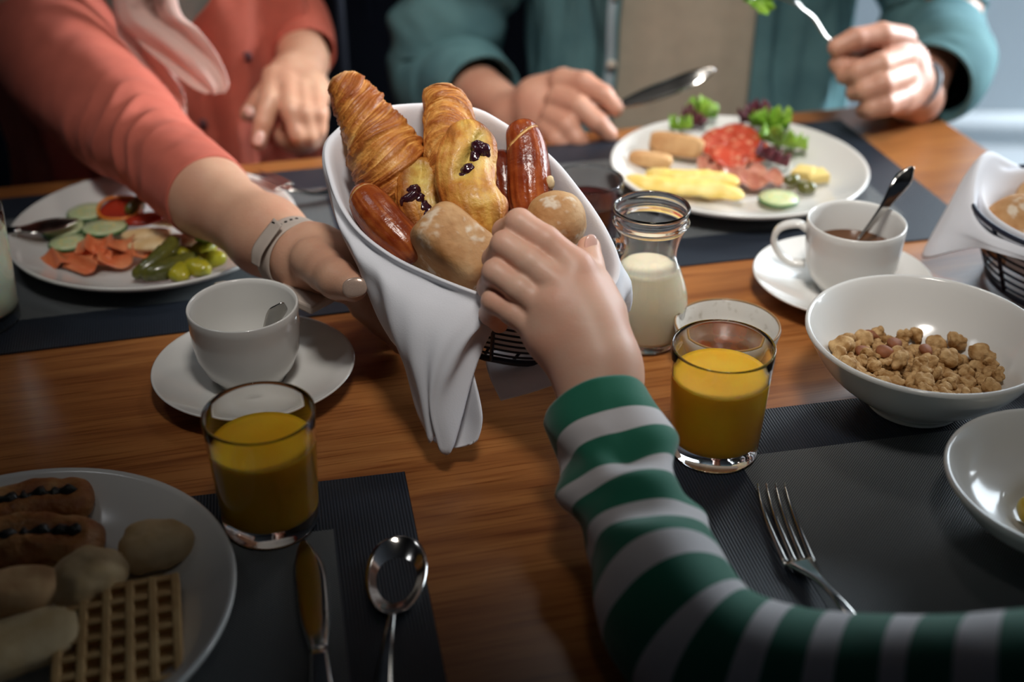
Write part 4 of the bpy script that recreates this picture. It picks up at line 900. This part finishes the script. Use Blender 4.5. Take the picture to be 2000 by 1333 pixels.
# second basket
B2 = T(2100, 555); B2[2] = TZ + .003
t = thing('bread_basket', 'round navy wire bread basket standing at the right edge of the table', 'basket', B2)
circ = lambda r, z, n=90: np.array([(r * math.cos(a), r * math.sin(a), z) for a in np.arange(n) / n * 2 * PI])
for z in (.062, .050, .042, .034, .026, .018, .010): obj('wire_ring', tube(circ(.078 + .026 * z / .07, z), .0011, 8, True), M['wire'], t)
obj('top_ring', tube(circ(.104, .070), .0024, 8, True), M['wire'], t); obj('base_ring', tube(circ(.078, .002), .0026, 8, True), M['wire'], t)
for k in range(10):
    a = 2 * PI * k / 10 + .32; obj('rib', tube([(r * math.cos(a), r * math.sin(a), z) for r, z in ((.078, .002), (.091, .035), (.105, .070))], .0019, 8), M['wire'], t)
nk2 = thing('napkin', 'white cloth napkin spilling over the left of the table basket', 'napkin', B2 + np.array([0, 0, .012]))
n = 120; a = np.arange(n) / n * 2 * PI; rows = []
lft = np.exp(-(np.angle(np.exp(1j * (a - 2.75))) / .42) ** 2); frt = np.exp(-(np.angle(np.exp(1j * (a - 4.0))) / .35) ** 2)
top = .050 + .034 * np.exp(-(np.angle(np.exp(1j * (a - 2.45))) / .42) ** 2) + .002 * np.sin(7 * a); ln = .006 + .070 * lft
for r, z in ((.002, .006), (.05, .006), (.072, .010), (.084, .035), (.094, .060)): rows.append(np.stack([r * np.cos(a), r * np.sin(a), z + 0 * a], -1))
for r, f in ((.098, -.008), (.101, 0), (.106, .002)): rows.append(np.stack([r * np.cos(a), r * np.sin(a), top + f], -1))
for q in (.3, .55, .8, 1.0): rr = .110 + (.026 * lft) * q + .003 * np.sin(9 * a) * q; rows.append(np.stack([rr * np.cos(a), rr * np.sin(a), top - ln * q], -1))
rows = spl(np.array(rows), 50)
obj('lining', (rows.reshape(-1, 3), grid_faces(n, 50, True)), M['napkin'], nk2, solid=.0014)
ciabatta((1985, 448, 1.125), 0, (.034, .03, .024), 'brown crusty roll in the basket at the right edge', 71, 'bread_roll', 2.2, .25, rot=Rb @ roty(-.5))
ciabatta((2065, 395, 1.17), 0, (.040, .03, .026), 'paler roll behind the brown one in the right basket', 73, 'bread_roll', 2.2, -.1, rot=Rb @ roty(-.2))

# ------------------------------------------------ people
def head(c, fwd, skin, hair, parent, long_hair):
    """c: centre of the head"""
    f = nrm(fwd); up = np.array([0, 0, 1.0]); f = nrm(f - (f @ up) * up * .0); s = nrm(np.cross(f, up)); up2 = np.cross(s, f); B_ = np.array([s, f, up2]).T
    g = lambda x, y, z: c + B_ @ np.array([x, y, z])
    ps = [(('e', g(0, -.008, .03), (.075, .093, .085), B_), .02), (('e', g(0, .025, -.045), (.056, .062, .060), B_), .03), (('c', g(0, .088, .015), g(0, .107, -.018), .008, .013), .015), (('e', g(0, .082, -.058), (.024, .014, .009), B_), .012), (('e', g(0, .070, -.092), (.02, .02, .016), B_), .02)]
    for q in (-1, 1): ps += [(('e', g(q * .078, -.005, .0), (.008, .018, .030), B_), .008), (('e', g(q * .045, .065, -.02), (.02, .02, .02), B_), .02), (('e', g(q * .03, .085, .03), (.022, .010, .008), B_), .015)]
    ps.append((('c', g(0, -.01, -.05), g(0, -.03, -.16), .052, .056), .03))
    for q in (-1, 1):
        obj('eye', xf(blob(.0125, .0125, .0125, 2, 0, 1, 0, 20, 14), None, g(q * .031, .077, .010)), M['eye'], parent, world=True)
        obj('iris', xf(blob(.006, .003, .006, 2, 0, 1, 0, 16, 10), B_, g(q * .031, .0885, .008)), M['iris'], parent, world=True)
    obj('lips', xf(blob(.022, .007, .006, 2, 0, 1, 0, 24, 12), B_, g(0, .094, -.056)), M['lip'], parent, world=True)
    hs = [(('e', g(0, -.022, .045), (.086, .098, .088), B_), .01), (('e', g(0, .045, .095), (.06, .04, .028), B_), .03)]
    if long_hair:
        for q in (-1, 1): hs += [(('c', g(q * .07, -.03, .03), g(q * .085, -.02, -.16), .030, .022), .03)]
        hs.append((('e', g(0, -.07, -.06), (.08, .045, .12), B_), .03))
    V, F = sdf([(0, hs)], .006); V = V + .002 * np.stack([vnoise(V * np.array([90, 90, 12]), 3)] * 3, -1)
    d = (V - c) @ B_; V[(d[:, 1] > .074) & (d[:, 2] < .07), 1] += 0
    obj('hair', (V, F), hair, parent, world=True); return ps
def garment(groups, h, folds=None, seed=0, cut=None):
    V, F = sdf(groups, h); V, F = relax((V, F), 1)
    q = V * np.array([1, 1, .28]); n1 = fbm(q, 16, 2, seed); n2 = fbm(V * np.array([1, 1, .5]), 30, 2, seed + 3); V = V + np.stack([0 * n1, .010 * n1 + .004 * n2, 0 * n1], -1) * (folds or 1)
    return V, F
def nailpatch(x, y, z, w, l, ang, m, parent, tilt=0, thick=.0022):
    ax = UP * math.cos(ang) + RT * math.sin(ang); n = -FW * math.cos(tilt) + RT * math.sin(tilt); B_ = basis(ax, n)
    obj('fingernail', xf(blob(w, thick, l, 2.4, 0, 1, 0, 24, 16), B_, P(x, y, z)), m, parent, world=True)

# --- woman in coral
wo = thing('person', 'woman in coral cardigan and printed scarf reaching out to hold the bread basket', 'person', (-.46, 1.56, 0))
WS = np.array([-.63, 1.50, 1.10])
arm = [P(405, 383, 1.15), P(522, 462, 1.08), P(592, 503, 1.035)]
armg = [(('c', WS + [.0, 0, -.02], P(110, 120, 1.40), .046, .040), .02), (('c', P(110, 120, 1.40), P(250, 250, 1.28), .040, .038), .02), (('c', P(250, 250, 1.28), arm[0], .038, .0345), .02), (('c', arm[0], arm[1], .0345, .0310), .02), (('c', arm[1], arm[2], .0310, .0265), .02)]
palm = [(('c', arm[2], P(652, 512, 1.02), .0262, .0235), .012), (('c', P(625, 498, 1.03), P(725, 520, 1.04), .0235, .014), .012), (('c', P(600, 520, 1.03), P(665, 552, 1.01), .0225, .0150), .012),
        (('c', P(605, 530, 1.03), P(700, 575, 1.045), .018, .011), .012)]
thumb = chain([(612, 508, 1.0, .0185), (638, 530, .978, .0165), (660, 548, .952, .0140), (690, 561, .937, .0112)], .004) + [(('e', P(658, 545, .957), (.0150, .0150, .0140)), .005)]
fing = []
for j, (y0, l) in enumerate([(500, 1.0), (535, 1.0), (565, .95), (590, .8)]):
    fing += chain([(700 + 3 * j, y0 + 10, 1.04 + .002 * j, .0115), (745, y0 + 45, 1.045, .0095), (745 + 50 * l, y0 + 70 + 4 * j, 1.035, .0085), (745 + 90 * l, y0 + 78 + 6 * j, 1.02, .0075)], .003)
hand1 = relax(sdf([(0, armg + palm), (.008, thumb), (.006, fing)], .0021), 1)
# left hand of the woman, above the table
wr = P(592, 118, 1.50); el = P(545, -60, 1.62)
h2 = [(('c', np.array([-.30, 1.56, 1.05]), el, .042, .040), .02), (('c', el, wr, .038, .027), .02), (('c', wr, P(590, 190, 1.45), .027, .024), .02), (('c', P(560, 140, 1.46), P(552, 175, 1.43), .020, .017), .015), (('c', P(612, 175, 1.45), P(606, 225, 1.42), .020, .017), .015), (('e', P(585, 265, 1.44), (.030, .022, .020)), .02)]
f2 = [chain([(535, 150, 1.44, .0145), (528, 195, 1.41, .0120), (515, 240, 1.40, .0108), (505, 278, 1.40, .0090)], .004),
      chain([(560, 165, 1.43, .0140), (568, 215, 1.40, .0120), (582, 262, 1.40, .0105), (592, 280, 1.42, .009)], .004),
      chain([(590, 178, 1.43, .0135), (597, 222, 1.40, .0115), (604, 262, 1.405, .010), (606, 278, 1.42, .009)], .004),
      chain([(616, 185, 1.43, .0130), (622, 222, 1.405, .0110), (622, 252, 1.41, .0095), (618, 268, 1.42, .008)], .004),
      chain([(540, 160, 1.47, .0150), (508, 195, 1.46, .0120), (484, 222, 1.46, .0095)], .004)]
hand2 = relax(sdf([(0, h2)] + [(.003 if i else .004, f) for i, f in enumerate(f2)], .003), 1)
WT = np.array([-.455, 1.545, 0.0])
hp = head(WT + [.015, -.10, 1.40], (.15, -.9, -.45), M['skin_w'], M['hair_d'], wo, True)
torso = [(('e', WT + [0, .0, .92], (.150, .098, .26)), .05), (('e', WT + [0, .02, .62], (.170, .120, .14)), .05), (('c', WT + [-.13, -.02, 1.10], WT + [.13, 0, 1.10], .055, .055), .05), (('c', WT + [0, -.02, 1.12], WT + [.01, -.07, 1.28], .055, .050), .03)]
tor = sdf([(0, torso + hp)], .0055)
obj('body', join(hand1, hand2, tor), M['skin_w'], wo, world=True)
nailpatch(693, 562, .9262, .0075, .0092, math.radians(80), M['nail'], wo, .15, .0025)
nailpatch(506, 270, 1.389, .0060, .0085, math.radians(200), M['nail_bare'], wo, 0, .002)
nailpatch(487, 217, 1.450, .0055, .0075, math.radians(-40), M['nail_bare'], wo, 0, .002)
def wr_disp(el_, w, a1, k1, seed, along=1.0):
    def f(A, L, V):
        e = np.exp(-((L - el_) / w) ** 2); q = np.stack([np.cos(A) * .9, np.sin(A) * .9, L * 34 + .8 * np.sin(A)], -1)
        return a1 * (e * (vnoise(q * along, seed) * 1.0) + .35 * vnoise(q * .45, seed + 1)) + k1 * vnoise(q * 2.1, seed + 2) * (e + .25)
    return f
def sleeve_folds(A, L, V):
    Lm = L.max(); d = Lm - L                      # distance from the cuff
    e = np.exp(-((d - .135) / .052) ** 2)
    ph = d / .0165 + .9 * np.sin(A * 1.0 + .6) + .8 * vnoise(np.stack([np.cos(A), np.sin(A), d * 12], -1), 4)
    amp = .45 + .55 * vnoise(np.stack([np.cos(A) * 1.3, np.sin(A) * 1.3, d * 20], -1), 8)
    f = np.abs(np.sin(ph * 1.6)) ** .8
    hem = -.0008 * np.exp(-((d - .014) / .0014) ** 2)
    big = .006 * vnoise(np.stack([np.cos(A), np.sin(A), d * 9], -1), 2) * np.clip(d / .06, 0, 1)
    return -.0072 * e * f * np.clip(amp + .35, 0, 1.2) + big + hem + .0012 * vnoise(np.stack([np.cos(A) * 2, np.sin(A) * 2, d * 60], -1), 5) * np.clip(d / .04, 0, 1)
# right sleeve, elbow wrinkles near the bend
sp_ = [WS + [.06, .05, .05], WS + [.0, 0, .01], P(35, -60, 1.50), P(118, 108, 1.40), P(200, 205, 1.33), P(300, 290, 1.24), P(408, 386, 1.148)]
V, F, U_ = loft(sp_, [.085, .084, .080, .072, .0585, .049, .0412], 130, 320, (0, 0, 1), sleeve_folds, inward=.02)
obj('sleeve', (V, F, U_), M['coral'], wo, world=True)
c_ = P(408, 386, 1.148); d_ = nrm(P(408, 386, 1.148) - P(300, 290, 1.24))
V, F, U_ = loft([np.array([-.31, 1.55, 1.10]), np.array([-.27, 1.60, 1.0]), P(520, -60, 1.66), P(575, 55, 1.56), P(598, 108, 1.515)], [.075, .065, .056, .046, .036], 70, 110, (0, 0, 1), wr_disp(.25, .1, .008, .003, 9), inward=.02)
obj('sleeve', (V, F, U_), M['coral'], wo, world=True)
def panel(c, rx, ry, a0, a1, z0, z1, folds, seed, nu=90, nv=60, flare=0):
    """open-front garment body; angles from the front (-y), a0/a1 functions of z in 0..1"""
    v = np.linspace(0, 1, nv); V = np.zeros((nv, nu, 3))
    for i, t in enumerate(v):
        a = np.linspace(a0(t), a1(t), nu); z = z0 + (z1 - z0) * t
        tap = 1 - .55 * np.clip((t - .82) / .18, 0, 1) ** 1.5
        n_ = (fbm(np.stack([a * 2.6, 0 * a + t * 1.6, 0 * a + seed], -1), 1.6, 3, seed) + .35 * vnoise(np.stack([a * 11, 0 * a + t * 3, 0 * a + seed], -1), seed)) * folds
        kx, ky = (rx + n_) * tap * (1 + flare * (1 - t)), (ry + n_) * tap * (1 + flare * (1 - t))
        V[i] = np.stack([c[0] + kx * np.sin(a), c[1] - ky * np.cos(a), 0 * a + z], -1)
    return V.reshape(-1, 3), grid_faces(nu, nv)
obj('top', panel(WT, .172, .118, lambda t: -3.2, lambda t: 3.2, .5, 1.17, .006, 4), M['tee_grey'], wo, world=True, solid=.002, label='pale grey top under the cardigan')
CARD = panel(WT, .195, .140, lambda t: .12 + 2.1 * max(0, t - .37), lambda t: 2 * PI - .06 - 1.2 * max(0, t - .37), .48, 1.18, .030, 5, 220, 70)
obj('cardigan', CARD, M['coral'], wo, world=True, solid=.003)
obj('trousers', sdf([(0, [(('e', WT + [0, .02, .52], (.18, .14, .12)), .04)] + [(('c', WT + [q * .10, -.02, .50], WT + [q * .11, -.40, .50], .085, .065), .03) for q in (-1, 1)] + [(('c', WT + [q * .11, -.40, .50], WT + [q * .11, -.36, .06], .062, .045), .02) for q in (-1, 1)])], .012), M['denim'], wo, world=True)
for q in (-1, 1): obj('shoe', xf(blob(.045, .12, .04, 2.6, 0, 1, 0, 24, 16), None, WT + [q * .11, -.42, .04]), M['dark_board'], wo, world=True)
def scarfsheet(pts, w, seed, nv=90, nu=40, amp=.008):
    p = np.array([P(*q) for q in pts]); ps = spl(p, nv); w = spl(np.asarray(w, float)[:, None], nv)[:, 0]; u = np.linspace(-1, 1, nu); V = np.zeros((nv, nu, 3))
    for i in range(nv):
        fo = np.abs(np.sin(u * 2.4 + seed + .9 * math.sin(i * .06))) * amp * (.4 + w[i] / .03) + .003 * vnoise(np.stack([u * 3, 0 * u + i * .05, 0 * u], -1), seed)
        V[i] = ps[i] + RT * (u * w[i])[:, None] - FW * fo[:, None] + np.array([0, 0, 1.0]) * (.004 * vnoise(np.stack([u * 2, 0 * u + i * .03, 0 * u + 9], -1), seed))[:, None]
    return V.reshape(-1, 3), grid_faces(nu, nv)
obj('scarf', scarfsheet([(300, -330, 1.36), (285, -120, 1.345), (292, 20, 1.35), (330, 70, 1.35), (372, 118, 1.35), (412, 168, 1.352), (422, 185, 1.352)], [.035, .030, .034, .037, .032, .020, .010], 2), M['scarf'], wo, world=True, solid=.0012)
obj('scarf', scarfsheet([(280, -120, 1.37), (275, 40, 1.37), (300, 130, 1.375), (335, 190, 1.38), (352, 225, 1.385)], [.03, .026, .022, .016, .007], 6), M['scarf'], wo, world=True, solid=.0012)
def surf_at(V, x, y):
    d = V - CAM; Z = d @ FW; px = 1000 + FPX * (d @ RT) / Z; py = 666.5 - FPX * (d @ UP) / Z
    m = np.where(Z < np.median(Z), 0, 1e4); return V[np.argmin((px - x) ** 2 + (py - y) ** 2 + m)]
for x, y in ((488, 112), (400, 245)): obj('button', xf(lathe([(0, .0025), (.0055, .0025), (.0062, .001), (.006, 0), (0, 0)], 24), rotx(PI / 2), surf_at(CARD[0], x, y) + np.array([0, -.003, 0])), M['button'], wo, world=True)
# watch
ax = nrm(P(592, 503, 1.035) - P(522, 462, 1.08)); wc = P(578, 500, 1.042)
wt = thing('wristwatch', 'beige strap wristwatch worn on the outstretched wrist', 'watch', wc)
s1 = nrm(np.cross(ax, -FW)); s2 = np.cross(s1, ax)
ringp = [wc + .0305 * math.cos(a) * s1 + .0300 * math.sin(a) * s2 for a in np.linspace(-.2, 2 * PI - .2, 60)]
V = []; n_r = 60
for i, p in enumerate(ringp):
    o_ = nrm(p - wc)
    for w_, h_ in ((-.0110, 0), (-.0102, .0020), (.0102, .0020), (.0110, 0), (.0102, -.0008), (-.0102, -.0008)): V.append(p + ax * w_ + o_ * h_)
obj('strap', (np.array(V), grid_faces(6, n_r, True)), M['strap'], wt, world=True, sub=1)
bs = basis(nrm(s2 * .35 + s1 * .95), -FW)
cs = P(592, 577, 1.012); B3 = np.array([nrm(P(640, 590, 1.02) - P(540, 545, 1.04)), [0, 0, 1], [0, 0, 1]]).T; cx = B3[:, 0]; cy = nrm(np.cross(UP * .9 - FW * .4, cx)); cz = np.cross(cx, cy); B3 = np.array([cx, cy, cz]).T
obj('case', xf(box(-.021, .021, -.016, .016, -.0040, .0040), B3, cs), M['strap'], wt, world=True, bevel=.002, flat=True)
obj('buckle', xf(box(-.003, .003, -.0125, .0125, -.002, .002), np.array([ax, s1, s2]).T, wc + s2 * .0325 - s1 * .004), M['steel'], wt, world=True, bevel=.0008, flat=True)
a_ = 1.25
obj('strap_tail', ribbon([wc + s2 * .0335 - s1 * .018 + ax * .004, wc + s2 * .0352 + ax * .002, wc + s2 * .0345 + s1 * .012, wc + s2 * .030 + s1 * .022], ax, [.0085, .0090, .0088, .007], .0013, nv=30), M['strap'], wt, world=True)
for k in range(4):
    a_ = .55 + k * .16; p_ = wc + (.0305 + .0016) * (math.cos(a_) * -s1 + math.sin(a_) * s2); obj('strap_hole', xf(blob(.0015, .0015, .0008, 2, 0, 1, 0, 14, 8), basis(nrm(p_ - wc), ax), p_), M['hole'], wt, world=True)

# --- man in teal shirt
mn = thing('person', 'man in an open teal shirt over a beige t-shirt, eating with knife and fork', 'person', (.25, 1.72, 0))
MT = np.array([.255, 1.725, 0.0])
wl = P(1005, 232, 1.535); ell = P(872, 140, 1.70); shl = MT + [-.20, .0, 1.13]
wr2 = P(1788, 188, 1.49); elr = np.array([.565, 1.63, .82]); shr = MT + [.20, .0, 1.13]
g1 = [(('c', shl, ell, .052, .045), .02), (('c', ell, wl, .043, .029), .02), (('c', wl, P(1050, 205, 1.51), .029, .028), .015), (('c', P(1050, 190, 1.505), P(1100, 160, 1.485), .025, .017), .015), (('c', P(1055, 215, 1.50), P(1095, 225, 1.475), .026, .017), .015), (('c', P(1050, 240, 1.50), P(1085, 262, 1.475), .022, .014), .015)]
fm = [chain([(1098, 160, 1.475, .0165), (1140, 163, 1.455, .0135), (1178, 185, 1.445, .0115), (1202, 212, 1.445, .0100)], .004),
      chain([(1090, 195, 1.465, .0155), (1132, 208, 1.440, .0132), (1168, 240, 1.435, .0115), (1190, 263, 1.44, .0100)], .004),
      chain([(1080, 228, 1.465, .0150), (1108, 246, 1.440, .0125), (1128, 272, 1.438, .0108), (1144, 292, 1.445, .0092)], .004),
      chain([(1070, 252, 1.468, .0140), (1088, 272, 1.445, .0115), (1102, 286, 1.445, .0100), (1116, 298, 1.45, .0085)], .004),
      chain([(1060, 210, 1.53, .0170), (1120, 215, 1.51, .0135), (1170, 222, 1.485, .0115)], .004)]
mh1 = relax(sdf([(0, g1)] + [(.003, f) for f in fm], .003), 1)
g2 = [(('c', shr, elr, .052, .046), .02), (('c', elr, wr2, .044, .030), .02), (('c', wr2, P(1762, 150, 1.465), .030, .030), .015), (('c', P(1770, 120, 1.46), P(1758, 90, 1.445), .025, .019), .015), (('c', P(1772, 170, 1.46), P(1752, 190, 1.435), .027, .022), .015)]
fr = [chain([(1762, 78, 1.44, .0165), (1722, 68, 1.415, .0140), (1670, 76, 1.402, .0122), (1634, 92, 1.402, .0105)], .004),
      chain([(1762, 112, 1.435, .0160), (1718, 128, 1.395, .0140), (1676, 140, 1.395, .0120), (1650, 148, 1.41, .0105)], .004),
      chain([(1764, 150, 1.432, .0158), (1722, 166, 1.392, .0138), (1690, 176, 1.395, .0118), (1668, 182, 1.41, .0100)], .004),
      chain([(1764, 188, 1.435, .0150), (1728, 204, 1.397, .0128), (1702, 212, 1.40, .0108), (1686, 216, 1.415, .0095)], .004),
      chain([(1765, 130, 1.475, .018), (1705, 118, 1.44, .0145), (1638, 125, 1.415, .0115)], .004)]
mh2 = relax(sdf([(0, g2)] + [(.003, f) for f in fr], .003), 1)
hp = head(MT + [.0, -.09, 1.44], (0, -.9, -.45), M['skin_m'], M['hair_d'], mn, False)
tor = sdf([(0, [(('e', MT + [0, 0, .92], (.175, .110, .30)), .05), (('e', MT + [0, .02, .60], (.180, .13, .14)), .05), (('c', MT + [-.16, 0, 1.13], MT + [.16, 0, 1.13], .065, .065), .05), (('c', MT + [0, -.01, 1.16], MT + [.0, -.06, 1.32], .062, .058), .03)] + hp)], .0055)
obj('body', join(mh1, mh2, tor), M['skin_m'], mn, world=True)
obj('t_shirt', panel(MT, .195, .132, lambda t: -3.2, lambda t: 3.2, .48, 1.22, .008, 14), M['beige'], mn, world=True, solid=.002)
obj('shirt', panel(MT, .222, .158, lambda t: .24 + .06 * t, lambda t: 2 * PI - .62 + .22 * t, .50, 1.23, .030, 15, 220, 70), M['teal'], mn, world=True, solid=.003)
pl = panel(MT, .222, .158, lambda t: .24 + .06 * t, lambda t: 2 * PI - .62 + .22 * t, .50, 1.23, .030, 15, 220, 70)[0].reshape(70, 220, 3)
obj('placket', ribbon(pl[2:66:3, 217] + np.array([0, -.004, 0]), (1, 0, 0), [.0075] * 22, .0022, nv=80), M['placket'], mn, world=True, label='pale button band of the shirt')
for k in (16, 25, 34, 43): obj('button', xf(lathe([(0, .003), (.006, .003), (.0065, .001), (.006, 0), (0, 0)], 24), rotx(PI / 2), pl[k, 217] + np.array([0, -.008, 0])), M['button_pale'], mn, world=True)
V, F, U_ = loft([shl + [.07, 0, .05], shl + [-.01, 0, 0], shl * .5 + ell * .5 + [-.02, 0, 0], ell + [-.006, .01, .0], ell * .68 + wl * .32, ell * .45 + wl * .55], [.070, .085, .078, .072, .060, .052], 80, 160, (0, 0, 1), wr_disp(.36, .14, .014, .004, 17), inward=.025)
obj('sleeve', (V, F, U_), M['teal'], mn, world=True)
V, F, U_ = loft([shr + [-.07, 0, .05], shr + [.01, 0, 0], shr * .5 + elr * .5 + [.02, 0, 0], elr + [-.01, .01, -.015], P(1838, 135, 1.545), P(1812, 165, 1.505)], [.070, .085, .078, .070, .062, .054], 80, 160, (0, 0, 1), wr_disp(.36, .14, .013, .004, 19), inward=.03)
obj('sleeve', (V, F, U_), M['teal'], mn, world=True)
obj('trousers', sdf([(0, [(('e', MT + [0, .02, .52], (.19, .15, .12)), .04)] + [(('c', MT + [q * .11, -.02, .50], MT + [q * .12, -.44, .50], .09, .07), .03) for q in (-1, 1)] + [(('c', MT + [q * .12, -.44, .50], MT + [q * .12, -.40, .06], .066, .048), .02) for q in (-1, 1)])], .012), M['denim'], mn, world=True)
for q in (-1, 1): obj('shoe', xf(blob(.048, .13, .045, 2.6, 0, 1, 0, 24, 16), None, MT + [q * .12, -.46, .045]), M['dark_board'], mn, world=True)
axb = nrm(P(1762, 150, 1.465) - P(1800, 195, 1.50)); cb = P(1783, 168, 1.475)
bq1 = nrm(np.cross(axb, (0, 0, 1))); bq2 = np.cross(bq1, axb)
br = obj('bracelet', (tube([cb + .0325 * (math.cos(a) * bq1 + math.sin(a) * bq2) for a in np.arange(50) / 50 * 2 * PI], .0032, 10, True)), M['bracelet']); tag(br, 'dark blue band around the wrist of the man\'s fork hand', 'bracelet')
cutlery('table_knife', 'steel table knife held up in the man\'s hand', 'knife', [P(1150, 222, 1.475), P(1185, 214, 1.462), P(1212, 205, 1.455), P(1260, 188, 1.45), P(1310, 170, 1.445), P(1360, 150, 1.44), P(1396, 134, 1.44)], nrm(UP + FW * .2), 'knife')
cutlery('dinner_fork', 'steel dinner fork raised in the man\'s fist', 'fork', [P(1690, 112, 1.42), P(1645, 96, 1.415), P(1612, 70, 1.40), P(1588, 34, 1.395), P(1556, 8, 1.39), P(1500, -12, 1.385), P(1455, -2, 1.385)], nrm(FW + UP * .5), 'fork')
o = obj('lettuce_leaf', leaf(4, .016), M['leaf']); o.location = P(1480, -2, 1.382); o.rotation_euler = (1.2, .3, 0); tag(o, 'scrap of green lettuce on the raised fork', 'lettuce')
# chairs of the couple
def chair(loc, label):
    t = thing('dining_chair', label, 'chair', loc, None, 'dark dining chairs behind the table')
    obj('seat', box(-.22, .22, -.22, .22, .38, .42), M['dark_board'], t, bevel=.01); obj('backrest', box(-.21, .21, .20, .23, .45, .92), M['dark_board'], t, bevel=.01)
    for x in (-.19, .19):
        for y in (-.19, .2): obj('leg', box(x - .018, x + .018, y - .018, y + .018, 0, .38), M['dark_board'], t)
chair((-.455, 1.60, 0), 'dark dining chair under the woman in coral'); chair((.255, 1.79, 0), 'dark dining chair under the man in teal')

# --- child: arm reaching in from the right
ch = thing('person', 'child in a green and white striped jersey taking a roll from the basket', 'person', P(2250, 1400, .60))
cp = [(('c', P(1300, 1165, .74), P(1212, 930, .81), .022, .023), .015), (('c', P(1212, 930, .81), P(1172, 790, .838), .023, .0205), .015), (('c', P(1420, 1290, .71), P(1300, 1165, .74), .022, .022), .015), (('c', P(2230, 1400, .61), P(1420, 1290, .71), .024, .022), .015),
      (('c', P(1172, 800, .838), P(1168, 740, .848), .0205, .0215), .015), (('c', P(1148, 770, .845), P(1064, 640, .862), .0170, .0135), .015), (('c', P(1192, 760, .848), P(1130, 550, .866), .0170, .0160), .015), (('c', P(1170, 750, .845), P(1095, 575, .860), .0200, .0160), .015),
      (('c', P(1196, 735, .858), P(1162, 590, .872), .0165, .0140), .015), (('c', P(1175, 700, .845), P(1130, 610, .858), .021, .020), .02)]
fc = [chain([(1122, 520, .858, .0118), (1066, 470, .858, .0100), (1014, 435, .862, .0096), (986, 452, .884, .0086), (1000, 482, .905, .0075)], .003),
      chain([(1088, 556, .851, .0120), (1034, 512, .853, .0100), (986, 478, .860, .0096), (966, 506, .882, .0086), (988, 532, .903, .0075)], .003),
      chain([(1062, 600, .852, .0114), (1014, 564, .853, .0096), (968, 532, .860, .0092), (955, 562, .882, .0082), (975, 586, .90, .007)], .003),
      chain([(1046, 642, .856, .0104), (1004, 612, .858, .0088), (964, 588, .866, .0084), (957, 614, .884, .0075), (975, 634, .90, .0065)], .003),
      chain([(1180, 610, .862, .0150), (1160, 560, .872, .0120), (1150, 518, .882, .0102), (1150, 484, .888, .0086)], .004)]
kn = [(('c', P(1118, 530, .858), P(1078, 600, .852), .0125, .0125), .012), (('c', P(1078, 600, .852), P(1056, 645, .857), .0125, .0110), .012), (('c', P(1150, 640, .856), P(1085, 660, .856), .018, .016), .015)]
hc = relax(sdf([(0, cp + kn)] + [(.0022 if 0 < i < 4 else .006, f) for i, f in enumerate(fc)], .0014), 1)
obj('body', hc, M['skin_c'], ch, world=True)
nailpatch(1154, 478, .8805, .0050, .0072, math.radians(4), M['nail_bare'], ch, .45, .002)
csp = [P(2350, 1400, .60), P(2050, 1385, .61), P(1780, 1372, .645), P(1560, 1345, .675), P(1400, 1285, .70), P(1310, 1190, .725), P(1258, 1065, .765), P(1212, 930, .80), P(1163, 790, .835)]
V, F, U_ = loft(csp[:-1] + [P(1160, 797, .834)], [.050, .046, .044, .043, .0435, .0425, .0385, .0365, .0352], 90, 260, (0, 0, 1), wr_disp(.37, .07, .015, .0012, 27), inward=.02)
U_[:, 1] = U_[:, 1].max() - U_[:, 1]
obj('sleeve', (V, F, U_), M['stripe'], ch, world=True)
